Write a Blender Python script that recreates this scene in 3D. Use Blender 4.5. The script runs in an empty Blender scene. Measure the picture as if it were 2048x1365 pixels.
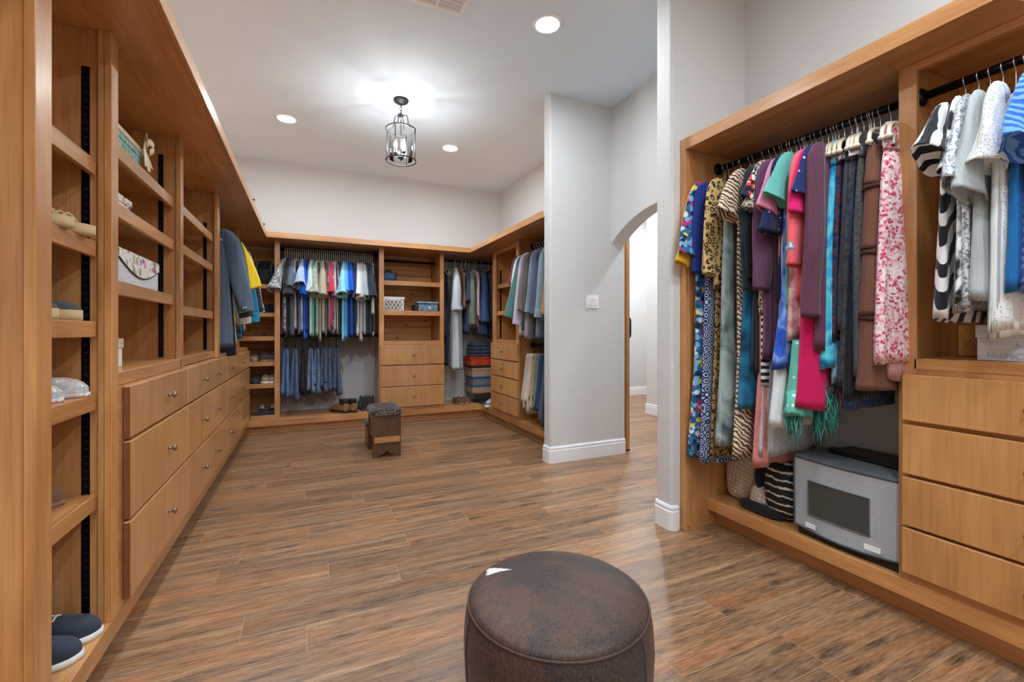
import bpy, math, random
from mathutils import Vector, Matrix
random.seed(7)
PI = math.pi
sc = bpy.context.scene
COL = sc.collection

# ---------------------------------------------------------------- camera, light, exposure
FPX, YAW, VH, CAMH = 888.2, 0.428925, 663.1, 1.2      # focal length in px of a 2048 px wide frame, yaw, horizon row
SN, CS = math.sin(YAW), math.cos(YAW)
cam = bpy.data.cameras.new('camera'); camo = bpy.data.objects.new('camera', cam); COL.objects.link(camo)
camo.location = (0, 0, CAMH); camo.rotation_euler = (PI/2, 0, -YAW)
cam.sensor_fit = 'HORIZONTAL'; cam.sensor_width = 36; cam.lens = 36*FPX/2048
cam.shift_y = -(682.5-VH)/2048
cam.clip_start = 0.02
sc.camera = camo
wd = bpy.data.worlds.new('world'); sc.world = wd; wd.use_nodes = True
wd.node_tree.nodes['Background'].inputs[0].default_value = (0.9, 0.95, 1, 1)
wd.node_tree.nodes['Background'].inputs[1].default_value = 0.3
vs = sc.view_settings
vs.view_transform = 'Standard'; vs.look = 'None'; vs.gamma = 1; vs.use_curve_mapping = False
vs.exposure = 0.5
sc.cycles.use_denoising = True
sc.cycles.max_bounces = 10; sc.cycles.diffuse_bounces = 6; sc.cycles.glossy_bounces = 4
sc.cycles.sample_clamp_indirect = 6.0
DOWNLIGHT, BULB, HALL_FILL = 300.0, 330.0, 600.0        # emission strengths of the lamps built below

def yu(u, x):
    "Y of the point seen in column u on the plane X = x"
    t = (u-1024)/FPX
    return x*(CS-t*SN)/(SN+t*CS)
def xu(u, y):
    t = (u-1024)/FPX
    return y*(SN+t*CS)/(CS-t*SN)

# ---------------------------------------------------------------- materials
def lin(c):
    return tuple(((v/255)/12.92 if v/255 <= 0.04045 else ((v/255+0.055)/1.055)**2.4) for v in c)+(1,)
class NM:
    def __init__(s, name):
        s.m = bpy.data.materials.new(name); s.m.use_nodes = True
        s.nt = s.m.node_tree; s.nt.nodes.clear()
        s.out = s.nt.nodes.new('ShaderNodeOutputMaterial')
        s.b = s.n('ShaderNodeBsdfPrincipled'); s.l(s.b.outputs[0], s.out.inputs[0])
    def n(s, t, **k):
        nd = s.nt.nodes.new(t)
        for a, v in k.items(): setattr(nd, a, v)
        return nd
    def l(s, a, b): s.nt.links.new(a, b)
    def set(s, **k):
        for a, v in k.items(): s.b.inputs[a.replace('_', ' ')].default_value = v
    def coord(s, scale=(1, 1, 1), rnd=0.0, rot=(0, 0, 0)):
        tc = s.n('ShaderNodeTexCoord'); mp = s.n('ShaderNodeMapping')
        mp.inputs['Scale'].default_value = scale; mp.inputs['Rotation'].default_value = rot
        s.l(tc.outputs['Object'], mp.inputs['Vector'])
        if rnd:
            oi = s.n('ShaderNodeObjectInfo'); mu = s.n('ShaderNodeMath', operation='MULTIPLY')
            mu.inputs[1].default_value = rnd; s.l(oi.outputs['Random'], mu.inputs[0])
            cb = s.n('ShaderNodeCombineXYZ')
            for i in range(3): s.l(mu.outputs[0], cb.inputs[i])
            s.l(cb.outputs[0], mp.inputs['Location'])
        return mp.outputs[0]
    def noise(s, vec, scale, detail=3, rough=0.5, dist=0.0):
        nd = s.n('ShaderNodeTexNoise'); nd.inputs['Scale'].default_value = scale
        nd.inputs['Detail'].default_value = detail; nd.inputs['Roughness'].default_value = rough
        nd.inputs['Distortion'].default_value = dist
        s.l(vec, nd.inputs['Vector']); return nd.outputs['Fac']
    def vor(s, vec, scale, feature='F1', rnd=1.0):
        nd = s.n('ShaderNodeTexVoronoi', feature=feature); nd.inputs['Scale'].default_value = scale
        nd.inputs['Randomness'].default_value = rnd
        s.l(vec, nd.inputs['Vector']); return nd
    def wave(s, vec, scale, dist=0, detail=2, dscale=1, direction='Z', kind='BANDS', prof='SIN'):
        nd = s.n('ShaderNodeTexWave', wave_type=kind, wave_profile=prof)
        if kind == 'BANDS': nd.bands_direction = direction
        nd.inputs['Scale'].default_value = scale; nd.inputs['Distortion'].default_value = dist
        nd.inputs['Detail'].default_value = detail; nd.inputs['Detail Scale'].default_value = dscale
        s.l(vec, nd.inputs['Vector']); return nd.outputs['Fac']
    def ramp(s, fac, stops, interp='LINEAR'):
        nd = s.n('ShaderNodeValToRGB'); cr = nd.color_ramp; cr.interpolation = interp
        while len(cr.elements) < len(stops): cr.elements.new(0.5)
        for e, (p, c) in zip(cr.elements, stops): e.position = p; e.color = c
        s.l(fac, nd.inputs[0]); return nd.outputs[0]
    def mix(s, fac, a, b, mode='MIX'):
        nd = s.n('ShaderNodeMix', data_type='RGBA', blend_type=mode)
        for i, v in ((0, fac), (6, a), (7, b)):
            if hasattr(v, 'links'): s.l(v, nd.inputs[i])
            else: nd.inputs[i].default_value = v
        return nd.outputs[2]
    def math(s, op, a, b=None):
        nd = s.n('ShaderNodeMath', operation=op)
        for i, v in ((0, a), (1, b)):
            if v is None: continue
            if hasattr(v, 'links'): s.l(v, nd.inputs[i])
            else: nd.inputs[i].default_value = v
        return nd.outputs[0]
    def bump(s, h, strength=0.3, dist=0.01):
        nd = s.n('ShaderNodeBump'); nd.inputs['Strength'].default_value = strength
        nd.inputs['Distance'].default_value = dist
        s.l(h, nd.inputs['Height']); s.l(nd.outputs[0], s.b.inputs['Normal'])
    def col(s, c): s.l(c, s.b.inputs['Base Color'])

MAT = {}
def plain(key, rgb, rough=0.5, metal=0.0, **k):
    if key in MAT: return MAT[key]
    m = NM(key); m.set(Base_Color=lin(rgb), Roughness=rough, Metallic=metal)
    for a, v in k.items(): m.b.inputs[a.replace('_', ' ')].default_value = v
    MAT[key] = m.m; return m.m

def wood(key, axis, dark, mid, light, rough=0.4, stretch=(1.1, 16), coat=0.45):
    m = NM(key)
    scl = [stretch[1]]*3; scl['XYZ'.index(axis)] = stretch[0]
    v = m.coord(tuple(scl), rnd=37.0)
    a = m.noise(v, 1.0, 5, 0.6, 0.6)
    c = m.ramp(a, [(0.25, lin(dark)), (0.5, lin(mid)), (0.78, lin(light))])
    big = m.noise(m.coord((1.6, 1.6, 1.6), rnd=11.0), 1.3, 2)
    c = m.mix(0.35, c, m.ramp(big, [(0.3, lin(dark)), (0.7, lin(light))]))
    s2 = [stretch[1]*9]*3; s2['XYZ'.index(axis)] = stretch[0]*5
    p = m.noise(m.coord(tuple(s2), rnd=5.0), 1.0, 2)
    c = m.mix(0.13, c, m.ramp(p, [(0.35, (0.12, 0.05, 0.02, 1)), (0.6, lin(light))]))
    oi = m.n('ShaderNodeObjectInfo')
    hs = m.n('ShaderNodeHueSaturation')
    vv = m.math('MULTIPLY_ADD', oi.outputs['Random'], 0.22); vv.node.inputs[2].default_value = 0.89
    m.l(vv, hs.inputs['Value']); m.l(c, hs.inputs['Color'])
    m.col(hs.outputs[0]); m.set(Roughness=rough, Coat_Weight=coat, Coat_Roughness=0.2)
    m.bump(a, 0.04, 0.003)
    MAT[key] = m.m; return m.m
WD, WMID, WL = (146, 90, 47), (194, 133, 74), (220, 166, 108)
for ax in 'XYZ':
    wood('maple_'+ax, ax, WD, WMID, WL)
    wood('drawer_'+ax, ax, (172, 115, 64), (202, 145, 86), (218, 166, 108), stretch=(0.8, 9))

def pine():
    m = NM('pine'); v = m.coord((0.9, 14, 14), rnd=41.0)
    a = m.noise(v, 1.0, 4, 0.55, 0.8)
    c = m.ramp(a, [(0.3, lin((156, 100, 46))), (0.55, lin((208, 146, 74))), (0.8, lin((224, 168, 96)))])
    k = m.vor(m.coord((4.0, 8.0, 8.0), rnd=23.0), 1.0)
    kn = m.ramp(k.outputs['Distance'], [(0.05, (1, 1, 1, 1)), (0.13, (0, 0, 0, 1))])
    c = m.mix(kn, c, lin((70, 34, 14)))
    m.col(c); m.set(Roughness=0.5); MAT['pine'] = m.m
pine()

def floor_wood():
    m = NM('floor_plank')
    v = m.coord((1.25, 25, 25), rnd=61.0)
    a = m.noise(v, 1.0, 7, 0.64, 0.8)
    c = m.ramp(a, [(0.3, lin((58, 44, 36))), (0.43, lin((114, 86, 64))), (0.56, lin((154, 118, 86))), (0.72, lin((196, 158, 120)))])
    w = m.noise(m.coord((1.4, 7, 7), rnd=17.0), 1.1, 4, 0.6, 0.4)
    c = m.mix(m.ramp(w, [(0.46, (0, 0, 0, 1)), (0.7, (0.8, 0.8, 0.8, 1))]), c, lin((172, 106, 54)))
    g = m.noise(m.coord((1.1, 7, 7), rnd=29.0), 1.0, 3, 0.5, 0.4)
    c = m.mix(m.ramp(g, [(0.55, (0, 0, 0, 1)), (0.75, (0.6, 0.6, 0.6, 1))]), c, lin((92, 80, 76)))
    k = m.vor(m.coord((2.2, 8.5, 8.5), rnd=13.0), 1.0)
    kd = m.math('ADD', k.outputs['Distance'], m.math('MULTIPLY', m.noise(m.coord((6, 30, 30), rnd=3.0), 1.0, 3), 0.25))
    kn = m.ramp(kd, [(0.2, (0.92, 0.92, 0.92, 1)), (0.34, (0, 0, 0, 1))])
    c = m.mix(kn, c, lin((40, 34, 34)))
    f = m.noise(m.coord((14, 170, 170), rnd=3.0), 1.0, 3, 0.6)
    c = m.mix(0.36, c, m.ramp(f, [(0.35, lin((44, 30, 22))), (0.65, lin((186, 148, 110)))]))
    oi = m.n('ShaderNodeObjectInfo'); hs = m.n('ShaderNodeHueSaturation')
    vv = m.math('MULTIPLY_ADD', oi.outputs['Random'], 0.36); vv.node.inputs[2].default_value = 0.80
    m.l(vv, hs.inputs['Value']); m.l(c, hs.inputs['Color']); m.col(hs.outputs[0])
    m.l(m.ramp(f, [(0.3, (0.30, 0.30, 0.30, 1)), (0.7, (0.44, 0.44, 0.44, 1))]), m.b.inputs['Roughness'])
    m.bump(f, 0.12, 0.002); MAT['floor_plank'] = m.m
floor_wood()

def paint(key, rgb, scale=70, strength=0.35, rough=0.7):
    m = NM(key); v = m.coord()
    h = m.noise(v, scale, 3, 0.6)
    m.set(Base_Color=lin(rgb), Roughness=rough); m.bump(h, strength, 0.006)
    MAT[key] = m.m
paint('wall_paint', (207, 206, 204), 60, 0.5); paint('ceiling_paint', (218, 231, 242), 90, 0.3)
plain('white_trim', (235, 236, 238), 0.3)
plain('white_plastic', (236, 236, 236), 0.35)
plain('black_metal', (18, 18, 20), 0.35, 0.6)
plain('rod_black', (24, 24, 30), 0.28, 0.7)
plain('dark_bronze', (150, 128, 112), 0.34, 0.85)
plain('chrome', (210, 210, 212), 0.2, 1.0)
plain('iron', (60, 62, 65), 0.45, 0.7)
plain('black_plastic', (20, 20, 22), 0.4)
plain('gap_line', (196, 164, 134), 0.6)
plain('hook_grey', (232, 228, 220), 0.4)
plain('cream_plastic', (226, 214, 190), 0.4)
def glass(key, tint=(250, 252, 252), rough=0.02):
    m = NM(key); m.nt.nodes.remove(m.b)
    t = m.n('ShaderNodeBsdfTransparent'); t.inputs[0].default_value = lin(tint)
    g = m.n('ShaderNodeBsdfGlossy'); g.inputs['Roughness'].default_value = rough
    fr = m.n('ShaderNodeFresnel'); fr.inputs[0].default_value = 1.45
    mx = m.n('ShaderNodeMixShader'); m.l(fr.outputs[0], mx.inputs[0]); m.l(t.outputs[0], mx.inputs[1]); m.l(g.outputs[0], mx.inputs[2])
    m.l(mx.outputs[0], m.out.inputs[0]); MAT[key] = m.m
glass('clear_glass')
def emit(key, rgb, strength):
    m = NM(key); m.nt.nodes.remove(m.b)
    e = m.n('ShaderNodeEmission'); e.inputs[0].default_value = lin(rgb); e.inputs[1].default_value = strength
    m.l(e.outputs[0], m.out.inputs[0]); MAT[key] = m.m
emit('downlight_lens', (234, 245, 255), DOWNLIGHT); emit('bulb_glow', (255, 252, 250), BULB); emit('hall_fill_lens', (242, 248, 255), HALL_FILL)

# cloth patterns ----------------------------------------------------
CREASE = 1.0
def cfin(m, key, rough=0.88, weave=900, bs=0.12):
    bs *= CREASE; v = m.coord(); m.set(Roughness=rough, Sheen_Weight=0.15)
    m.b.inputs['Specular IOR Level'].default_value = 0.25
    m.bump(m.noise(m.coord((26, 26, 2.2)), 1.0, 3, 0.55, 0.5), bs*4, 0.03); MAT[key] = m.m; return m.m
def solid(rgb):
    key = 'cloth_%d_%d_%d' % tuple(rgb)
    if key in MAT: return MAT[key]
    m = NM(key); d = tuple(int(c*0.95) for c in rgb); l = tuple(min(255, int(c*1.03+2)) for c in rgb)
    m.col(m.ramp(m.noise(m.coord(), 220, 2), [(0.3, lin(d)), (0.7, lin(l))])); return cfin(m, key)
def pat(kind, *a):
    key = kind+'_'+'_'.join(str(x) for x in a).replace(' ', '')
    key = key[:60]
    if key in MAT: return MAT[key]
    m = NM(key)
    if kind == 'floral':                     # base, colours, scale
        base, cols, scl = a
        v = m.coord(); wv = m.n('ShaderNodeVectorMath', operation='ADD')
        nz = m.n('ShaderNodeTexNoise'); nz.inputs['Scale'].default_value = scl*0.9; m.l(v, nz.inputs['Vector'])
        sc_ = m.n('ShaderNodeVectorMath', operation='SCALE'); sc_.inputs['Scale'].default_value = 0.8/scl
        m.l(nz.outputs['Color'], sc_.inputs[0]); m.l(v, wv.inputs[0]); m.l(sc_.outputs[0], wv.inputs[1])
        vo = m.vor(wv.outputs[0], scl)
        sep = m.n('ShaderNodeSeparateColor'); m.l(vo.outputs['Color'], sep.inputs[0])
        n = len(cols)
        c = m.ramp(sep.outputs[0], [(i/n, lin(x)) for i, x in enumerate(cols)], 'CONSTANT')
        e = m.ramp(vo.outputs['Distance'], [(0.56, (0, 0, 0, 1)), (0.68, (1, 1, 1, 1))])
        m.col(m.mix(e, c, lin(base)))
    elif kind == 'leopard':                  # base, spot, scale
        base, spot, scl = a
        v = m.coord(); vo = m.vor(v, scl)
        r = m.ramp(vo.outputs['Distance'], [(0.0, (0.25, 0.25, 0.25, 1)), (0.2, (0.2, 0.2, 0.2, 1)), (0.3, (1, 1, 1, 1)), (0.45, (1, 1, 1, 1)), (0.52, (0, 0, 0, 1))])
        br = m.ramp(m.noise(v, scl*1.4, 2), [(0.34, (0, 0, 0, 1)), (0.42, (1, 1, 1, 1))])
        m.col(m.mix(m.math('MULTIPLY', r, br), lin(base), lin(spot)))
    elif kind == 'zebra':                    # c1, c2, scale, direction
        c1, c2, scl, d = a
        w = m.wave(m.coord(rot=(0.35, 0.6, 0.2)), scl, 4.0 if scl < 8 else 7.0, 2, 1.4, d)
        m.col(m.ramp(w, [(0.45, lin(c1)), (0.52, lin(c2))]))
    elif kind == 'gingham':
        c1, c2, scl = a; v = m.coord()
        f = m.math('ADD', m.ramp(m.wave(v, scl, 0, 0, 1, 'Z'), [(0.45, (0, 0, 0, 1)), (0.55, (0.5, 0.5, 0.5, 1))]),
                   m.ramp(m.wave(v, scl, 0, 0, 1, 'X'), [(0.45, (0, 0, 0, 1)), (0.55, (0.5, 0.5, 0.5, 1))]))
        m.col(m.mix(f, lin(c1), lin(c2)))
    elif kind == 'stripe':                   # c1, c2, scale, direction, duty
        c1, c2, scl, d, du = a
        m.col(m.ramp(m.wave(m.coord(), scl, 0.2, 1, 1, d), [(du-0.04, lin(c1)), (du+0.04, lin(c2))]))
    elif kind == 'tiedye':                   # colours, scale
        cols, scl = a
        f = m.noise(m.coord((1.6, 1.6, 1)), scl, 3, 0.55, 0.7)
        n = len(cols)
        m.col(m.ramp(f, [(0.3+0.4*i/(n-1), lin(x)) for i, x in enumerate(cols)]))
    elif kind == 'geo':                      # ring print: c1, c2, scale
        c1, c2, scl = a
        vo = m.vor(m.coord(), scl, rnd=0.25)
        s_ = m.math('SINE', m.math('MULTIPLY', vo.outputs['Distance'], 22.0))
        m.col(m.ramp(s_, [(0.45, lin(c1)), (0.55, lin(c2))]))
    elif kind == 'dots':
        c1, c2, scl, r = a
        vo = m.vor(m.coord(), scl, rnd=0.6)
        m.col(m.ramp(vo.outputs['Distance'], [(r-0.03, lin(c2)), (r+0.03, lin(c1))]))
    elif kind == 'sequin':
        c1, c2 = a
        f = m.vor(m.coord(), 140); sp = m.n('ShaderNodeSeparateColor'); m.l(f.outputs['Color'], sp.inputs[0])
        m.col(m.ramp(sp.outputs[0], [(0.2, lin(c1)), (0.8, lin(c2))])); m.set(Metallic=0.4)
        cfin(m, key, 0.4); return MAT[key]
    elif kind == 'denim':
        c1, c2 = a; v = m.coord((1, 1, 0.5))
        f = m.noise(v, 9, 4, 0.6); g = m.noise(m.coord((60, 60, 8)), 4, 2)
        c = m.ramp(f, [(0.32, lin(c1)), (0.7, lin(c2))])
        m.col(m.mix(0.18, c, m.ramp(g, [(0.4, lin(c1)), (0.6, lin((200, 210, 225)))])))
        return cfin(m, key, 0.9, bs=0.35)
    elif kind == 'scratch':                  # fine heathered texture
        c1, c2, scl = a
        m.col(m.ramp(m.noise(m.coord(), scl, 4, 0.7, 0.5), [(0.42, lin(c1)), (0.56, lin(c2))]))
    return cfin(m, key)

# ---------------------------------------------------------------- mesh helpers
class MB:
    def __init__(s): s.v, s.f = [], []
    def box(s, x0, x1, y0, y1, z0, z1):
        if x0 > x1: x0, x1 = x1, x0
        if y0 > y1: y0, y1 = y1, y0
        if z0 > z1: z0, z1 = z1, z0
        b = len(s.v)
        s.v += [(x0, y0, z0), (x1, y0, z0), (x1, y1, z0), (x0, y1, z0), (x0, y0, z1), (x1, y0, z1), (x1, y1, z1), (x0, y1, z1)]
        s.f += [tuple(b+i for i in q) for q in ((3, 2, 1, 0), (4, 5, 6, 7), (0, 1, 5, 4), (1, 2, 6, 5), (2, 3, 7, 6), (3, 0, 4, 7))]
        return s
    def loft(s, rings, cap0=True, cap1=True, closed=True):
        b = len(s.v); n = len(rings[0])
        for r in rings: s.v += [tuple(p) for p in r]
        for i in range(len(rings)-1):
            for j in range(n if closed else n-1):
                k = (j+1) % n
                s.f.append((b+i*n+j, b+i*n+k, b+(i+1)*n+k, b+(i+1)*n+j))
        if cap0: s.f.append(tuple(b+j for j in reversed(range(n))))
        if cap1: s.f.append(tuple(b+(len(rings)-1)*n+j for j in range(n)))
        return s
    def tube(s, pts, r, n=8, closed=False):
        pts = [Vector(p) for p in pts]; rings = []; m = len(pts); prev = None
        for i, p in enumerate(pts):
            if closed: t = (pts[(i+1) % m]-pts[i-1])
            else: t = pts[min(i+1, m-1)]-pts[max(i-1, 0)]
            t.normalize()
            if prev is None:
                a = Vector((0, 0, 1)) if abs(t.z) < 0.9 else Vector((1, 0, 0))
                u = t.cross(a).normalized()
            else: u = (prev-t*prev.dot(t)).normalized()
            prev = u; w = t.cross(u)
            rr = r[i] if isinstance(r, (list, tuple)) else r
            rings.append([p+(u*math.cos(2*PI*k/n)+w*math.sin(2*PI*k/n))*rr for k in range(n)])
        if closed: rings.append(rings[0]); return s.loft(rings, False, False)
        return s.loft(rings)
    def lathe(s, prof, n=24, c=(0, 0, 0), cap=True, axis='Z'):
        rings = []
        for r, z in prof:
            ring = []
            for k in range(n):
                a, b_ = r*math.cos(2*PI*k/n), r*math.sin(2*PI*k/n)
                if axis == 'Z': p = (c[0]+a, c[1]+b_, c[2]+z)
                elif axis == 'X': p = (c[0]+z, c[1]+a, c[2]+b_)
                else: p = (c[0]-a, c[1]+z, c[2]+b_)
                ring.append(p)
            rings.append(ring)
        return s.loft(rings, cap, cap)
    def prism(s, outline, z0, z1):
        return s.loft([[(x, y, z0) for x, y in outline], [(x, y, z1) for x, y in outline]])
    def poly(s, pts):
        b = len(s.v); s.v += [tuple(p) for p in pts]; s.f.append(tuple(range(b, b+len(pts)))); return s
ROOT = {}
def wloc(o):
    while o.parent: o = o.parent
    return Vector(o.location)
def finish(o, parent=None):
    COL.objects.link(o)
    if parent is not None: o.parent = parent
    return o
def mk(name, mb, mat, parent=None, smooth=False, bevel=0.0, local=False, seg=1):
    "link the collected shape as one mesh object; world coordinates unless local, stored relative to its thing"
    me = bpy.data.meshes.new(name)
    v = mb.v
    if parent is not None and not local:
        l = wloc(parent); v = [(p[0]-l.x, p[1]-l.y, p[2]-l.z) for p in v]
    me.from_pydata(v, [], mb.f); me.update()
    me.materials.append(MAT[mat] if isinstance(mat, str) else mat)
    if smooth: me.shade_smooth()
    o = bpy.data.objects.new(name, me); finish(o, parent)
    if bevel:
        bv = o.modifiers.new('bevel', 'BEVEL'); bv.width = bevel; bv.segments = seg; bv.limit_method = 'ANGLE'
    return o
def mkw(name, mb, mat, loc, **k):
    "a top-level mesh whose origin is put at loc; shape in world coordinates"
    l = Vector(loc); mb.v = [(p[0]-l.x, p[1]-l.y, p[2]-l.z) for p in mb.v]
    o = mk(name, mb, mat, None, **k); o.location = loc; return o
def tag(o, label, cat, group=None):
    o['label'] = label; o['category'] = cat
    if group: o['group'] = group
    return o
def thing(name, label, cat, loc=(0, 0, 0), rz=0.0, group=None):
    o = bpy.data.objects.new(name, None); o.empty_display_size = 0.05
    o.location = loc; o.rotation_euler = (0, 0, rz); COL.objects.link(o)
    return tag(o, label, cat, group)
def struct(name, mb, mat, parent=None, **k):
    o = mk(name, mb, mat, parent, **k); o['kind'] = 'structure'; return o
def copy_tree(root, loc, rz=None, label=None, group=None):
    r = root.copy(); COL.objects.link(r); r.location = loc
    if rz is not None: r.rotation_euler = (0, 0, rz)
    if label: r['label'] = label
    if group: r['group'] = group
    for ch in root.children:
        c = ch.copy(); COL.objects.link(c); c.parent = r
        for g in ch.children:
            d = g.copy(); COL.objects.link(d); d.parent = c
    return r
def arc(cx, cy, r, a0, a1, n):
    return [(cx+r*math.cos(a0+(a1-a0)*i/n), cy+r*math.sin(a0+(a1-a0)*i/n)) for i in range(n+1)]
def smooth_path(pts, n=6):
    out = []; P = [Vector(p) for p in pts]
    for i in range(len(P)-1):
        p0, p1, p2, p3 = P[max(i-1, 0)], P[i], P[i+1], P[min(i+2, len(P)-1)]
        for k in range(n):
            t = k/n
            out.append(0.5*((2*p1)+(p2-p0)*t+(2*p0-5*p1+4*p2-p3)*t*t+(3*p1-p0-3*p2+p3)*t**3))
    out.append(P[-1]); return out
# ---------------------------------------------------------------- room shell
CEIL = 3.37
XL, XB, YB, XA, YF = -1.2, 2.73, 6.42, 2.62, -1.7     # left wall, back-right wall, back wall, alcove wall, wall behind the camera
struct('ceiling', MB().box(XL-0.1, 6.2, YF-0.1, 6.9, CEIL, CEIL+0.1), 'ceiling_paint')
struct('wall_left', MB().box(XL-0.1, XL, YF-0.1, YB+0.1, 0, CEIL), 'wall_paint')
struct('wall_back', MB().box(XL, XB+0.12, YB, YB+0.1, 0, CEIL), 'wall_paint')
struct('wall_right', MB().box(XB, XB+0.12, 3.645, YB, 0, CEIL), 'wall_paint')
struct('wall_front', MB().box(XL, 2.83, YF-0.1, YF, 0, CEIL), 'wall_paint')
struct('wall_alcove', MB().box(XA, 2.83, YF, 2.03, 0, CEIL), 'wall_paint')
def bull(x0, x1, y0, y1, r):
    "outline with rounded corners on the x0 side"
    a = [(x1, y1)]+[(x, y) for x, y in arc(x0+r, y1-r, r, PI/2, PI, 6)]+[(x, y) for x, y in arc(x0+r, y0+r, r, PI, 1.5*PI, 6)]+[(x1, y0)]
    return a
st = struct('wall_stub', MB().prism(bull(1.99, 2.83, 3.52, 3.645, 0.022), 0, CEIL), 'wall_paint')
pil = struct('wall_pillar', MB().prism(bull(1.985, 2.83, 2.03, 2.165, 0.022), 0, CEIL), 'wall_paint')
# unpainted plaster behind the jeans: pale painted patch with brushed edges on grey-brown board
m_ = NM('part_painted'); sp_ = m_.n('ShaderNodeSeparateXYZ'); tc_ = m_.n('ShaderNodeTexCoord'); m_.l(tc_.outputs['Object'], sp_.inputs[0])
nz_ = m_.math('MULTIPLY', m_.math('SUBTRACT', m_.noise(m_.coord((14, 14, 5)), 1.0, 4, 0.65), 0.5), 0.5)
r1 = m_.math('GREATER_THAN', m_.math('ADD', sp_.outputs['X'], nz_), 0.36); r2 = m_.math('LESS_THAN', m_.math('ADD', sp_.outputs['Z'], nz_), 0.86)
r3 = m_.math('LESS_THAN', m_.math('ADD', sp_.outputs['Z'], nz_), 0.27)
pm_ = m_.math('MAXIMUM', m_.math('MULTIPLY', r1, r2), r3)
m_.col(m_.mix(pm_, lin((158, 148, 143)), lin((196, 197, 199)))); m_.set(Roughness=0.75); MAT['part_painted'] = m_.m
struct('wall_bay', MB().box(-0.327, 0.834, YB-0.003, YB, 0.17, 2.26), 'part_painted')
# wall with the arched opening
m = MB(); n = 20; yc, zr, R = 2.8425, 1.207, 1.083
th0 = math.asin(0.6775/R)
pts = [(yc+R*math.sin(-th0+2*th0*i/n), zr+R*math.cos(-th0+2*th0*i/n)) for i in range(n+1)]
for i in range(n):
    (y0, z0), (y1, z1) = pts[i], pts[i+1]
    b = len(m.v)
    m.v += [(2.67, y0, z0), (2.67, y1, z1), (2.67, y1, CEIL), (2.67, y0, CEIL), (2.83, y0, z0), (2.83, y1, z1), (2.83, y1, CEIL), (2.83, y0, CEIL)]
    m.f += [(b+3, b+2, b+1, b), (b+4, b+5, b+6, b+7), (b, b+1, b+5, b+4)]
struct('wall_arch', m, 'wall_paint')
# hall beyond the arch
struct('wall_hall_far', MB().box(2.85, 6.1, 6.65, 6.75, 0, CEIL), 'wall_paint')
struct('wall_hall_corner', MB().prism(bull(4.49, 6.1, 0.6, 5.1, 0.022), 0, CEIL), 'wall_paint')
struct('wall_hall_end', MB().box(6.1, 6.2, 5.0, 6.75, 0, CEIL), 'wall_paint')
struct('wall_hall_near', MB().box(2.83, 4.5, 0.5, 0.6, 0, CEIL), 'wall_paint')
def bb_profile(path, closed=False):
    "baseboard run along a floor path (list of x,y, outward side on the right of travel)"
    prof = [(0, 0), (0.016, 0), (0.016, 0.112), (0.011, 0.118), (0.013, 0.124), (0.014, 0.134), (0.009, 0.146), (0, 0.148)]
    P = [Vector((x, y, 0)) for x, y in path]; rings = []
    for i, p in enumerate(P):
        a = (P[i]-P[i-1]).normalized() if i > 0 else (P[1]-P[0]).normalized()
        b = (P[i+1]-P[i]).normalized() if i < len(P)-1 else a
        na, nb = Vector((a.y, -a.x, 0)), Vector((b.y, -b.x, 0))
        nn = (na+nb); nn = nn/max(nn.dot(na), 0.3)
        rings.append([(p.x+nn.x*d, p.y+nn.y*d, z) for d, z in prof])
    return MB().loft(rings)
def cor(x0, y0, y1, r):
    return [(x0+r+r*math.cos(PI+PI/2*k/3), y0+r+r*math.sin(PI+PI/2*k/3)) for k in range(4)], [(x0+r+r*math.cos(PI/2+PI/2*k/3), y1-r+r*math.sin(PI/2+PI/2*k/3)) for k in range(4)]
a0, a1 = cor(1.99, 3.52, 3.645, 0.022)
struct('baseboard_stub', bb_profile([(1.99+0.03, 3.645)]+a1[1:]+a0+[(2.83, 3.52)]), 'white_trim')
a0, a1 = cor(1.985, 2.03, 2.165, 0.022)
struct('baseboard_pillar', bb_profile([(2.67, 2.165), (2.03, 2.165)]+a1[1:]+a0+[(2.03, 2.03)]), 'white_trim')
struct('baseboard_hall_far', bb_profile([(2.86, 6.65), (6.1, 6.65)]), 'white_trim')
a0, a1 = cor(4.49, 0.6, 5.1, 0.022)
struct('baseboard_hall_corner', bb_profile([(6.1, 5.1)]+a1+[(4.49, 0.62)]), 'white_trim')

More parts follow.
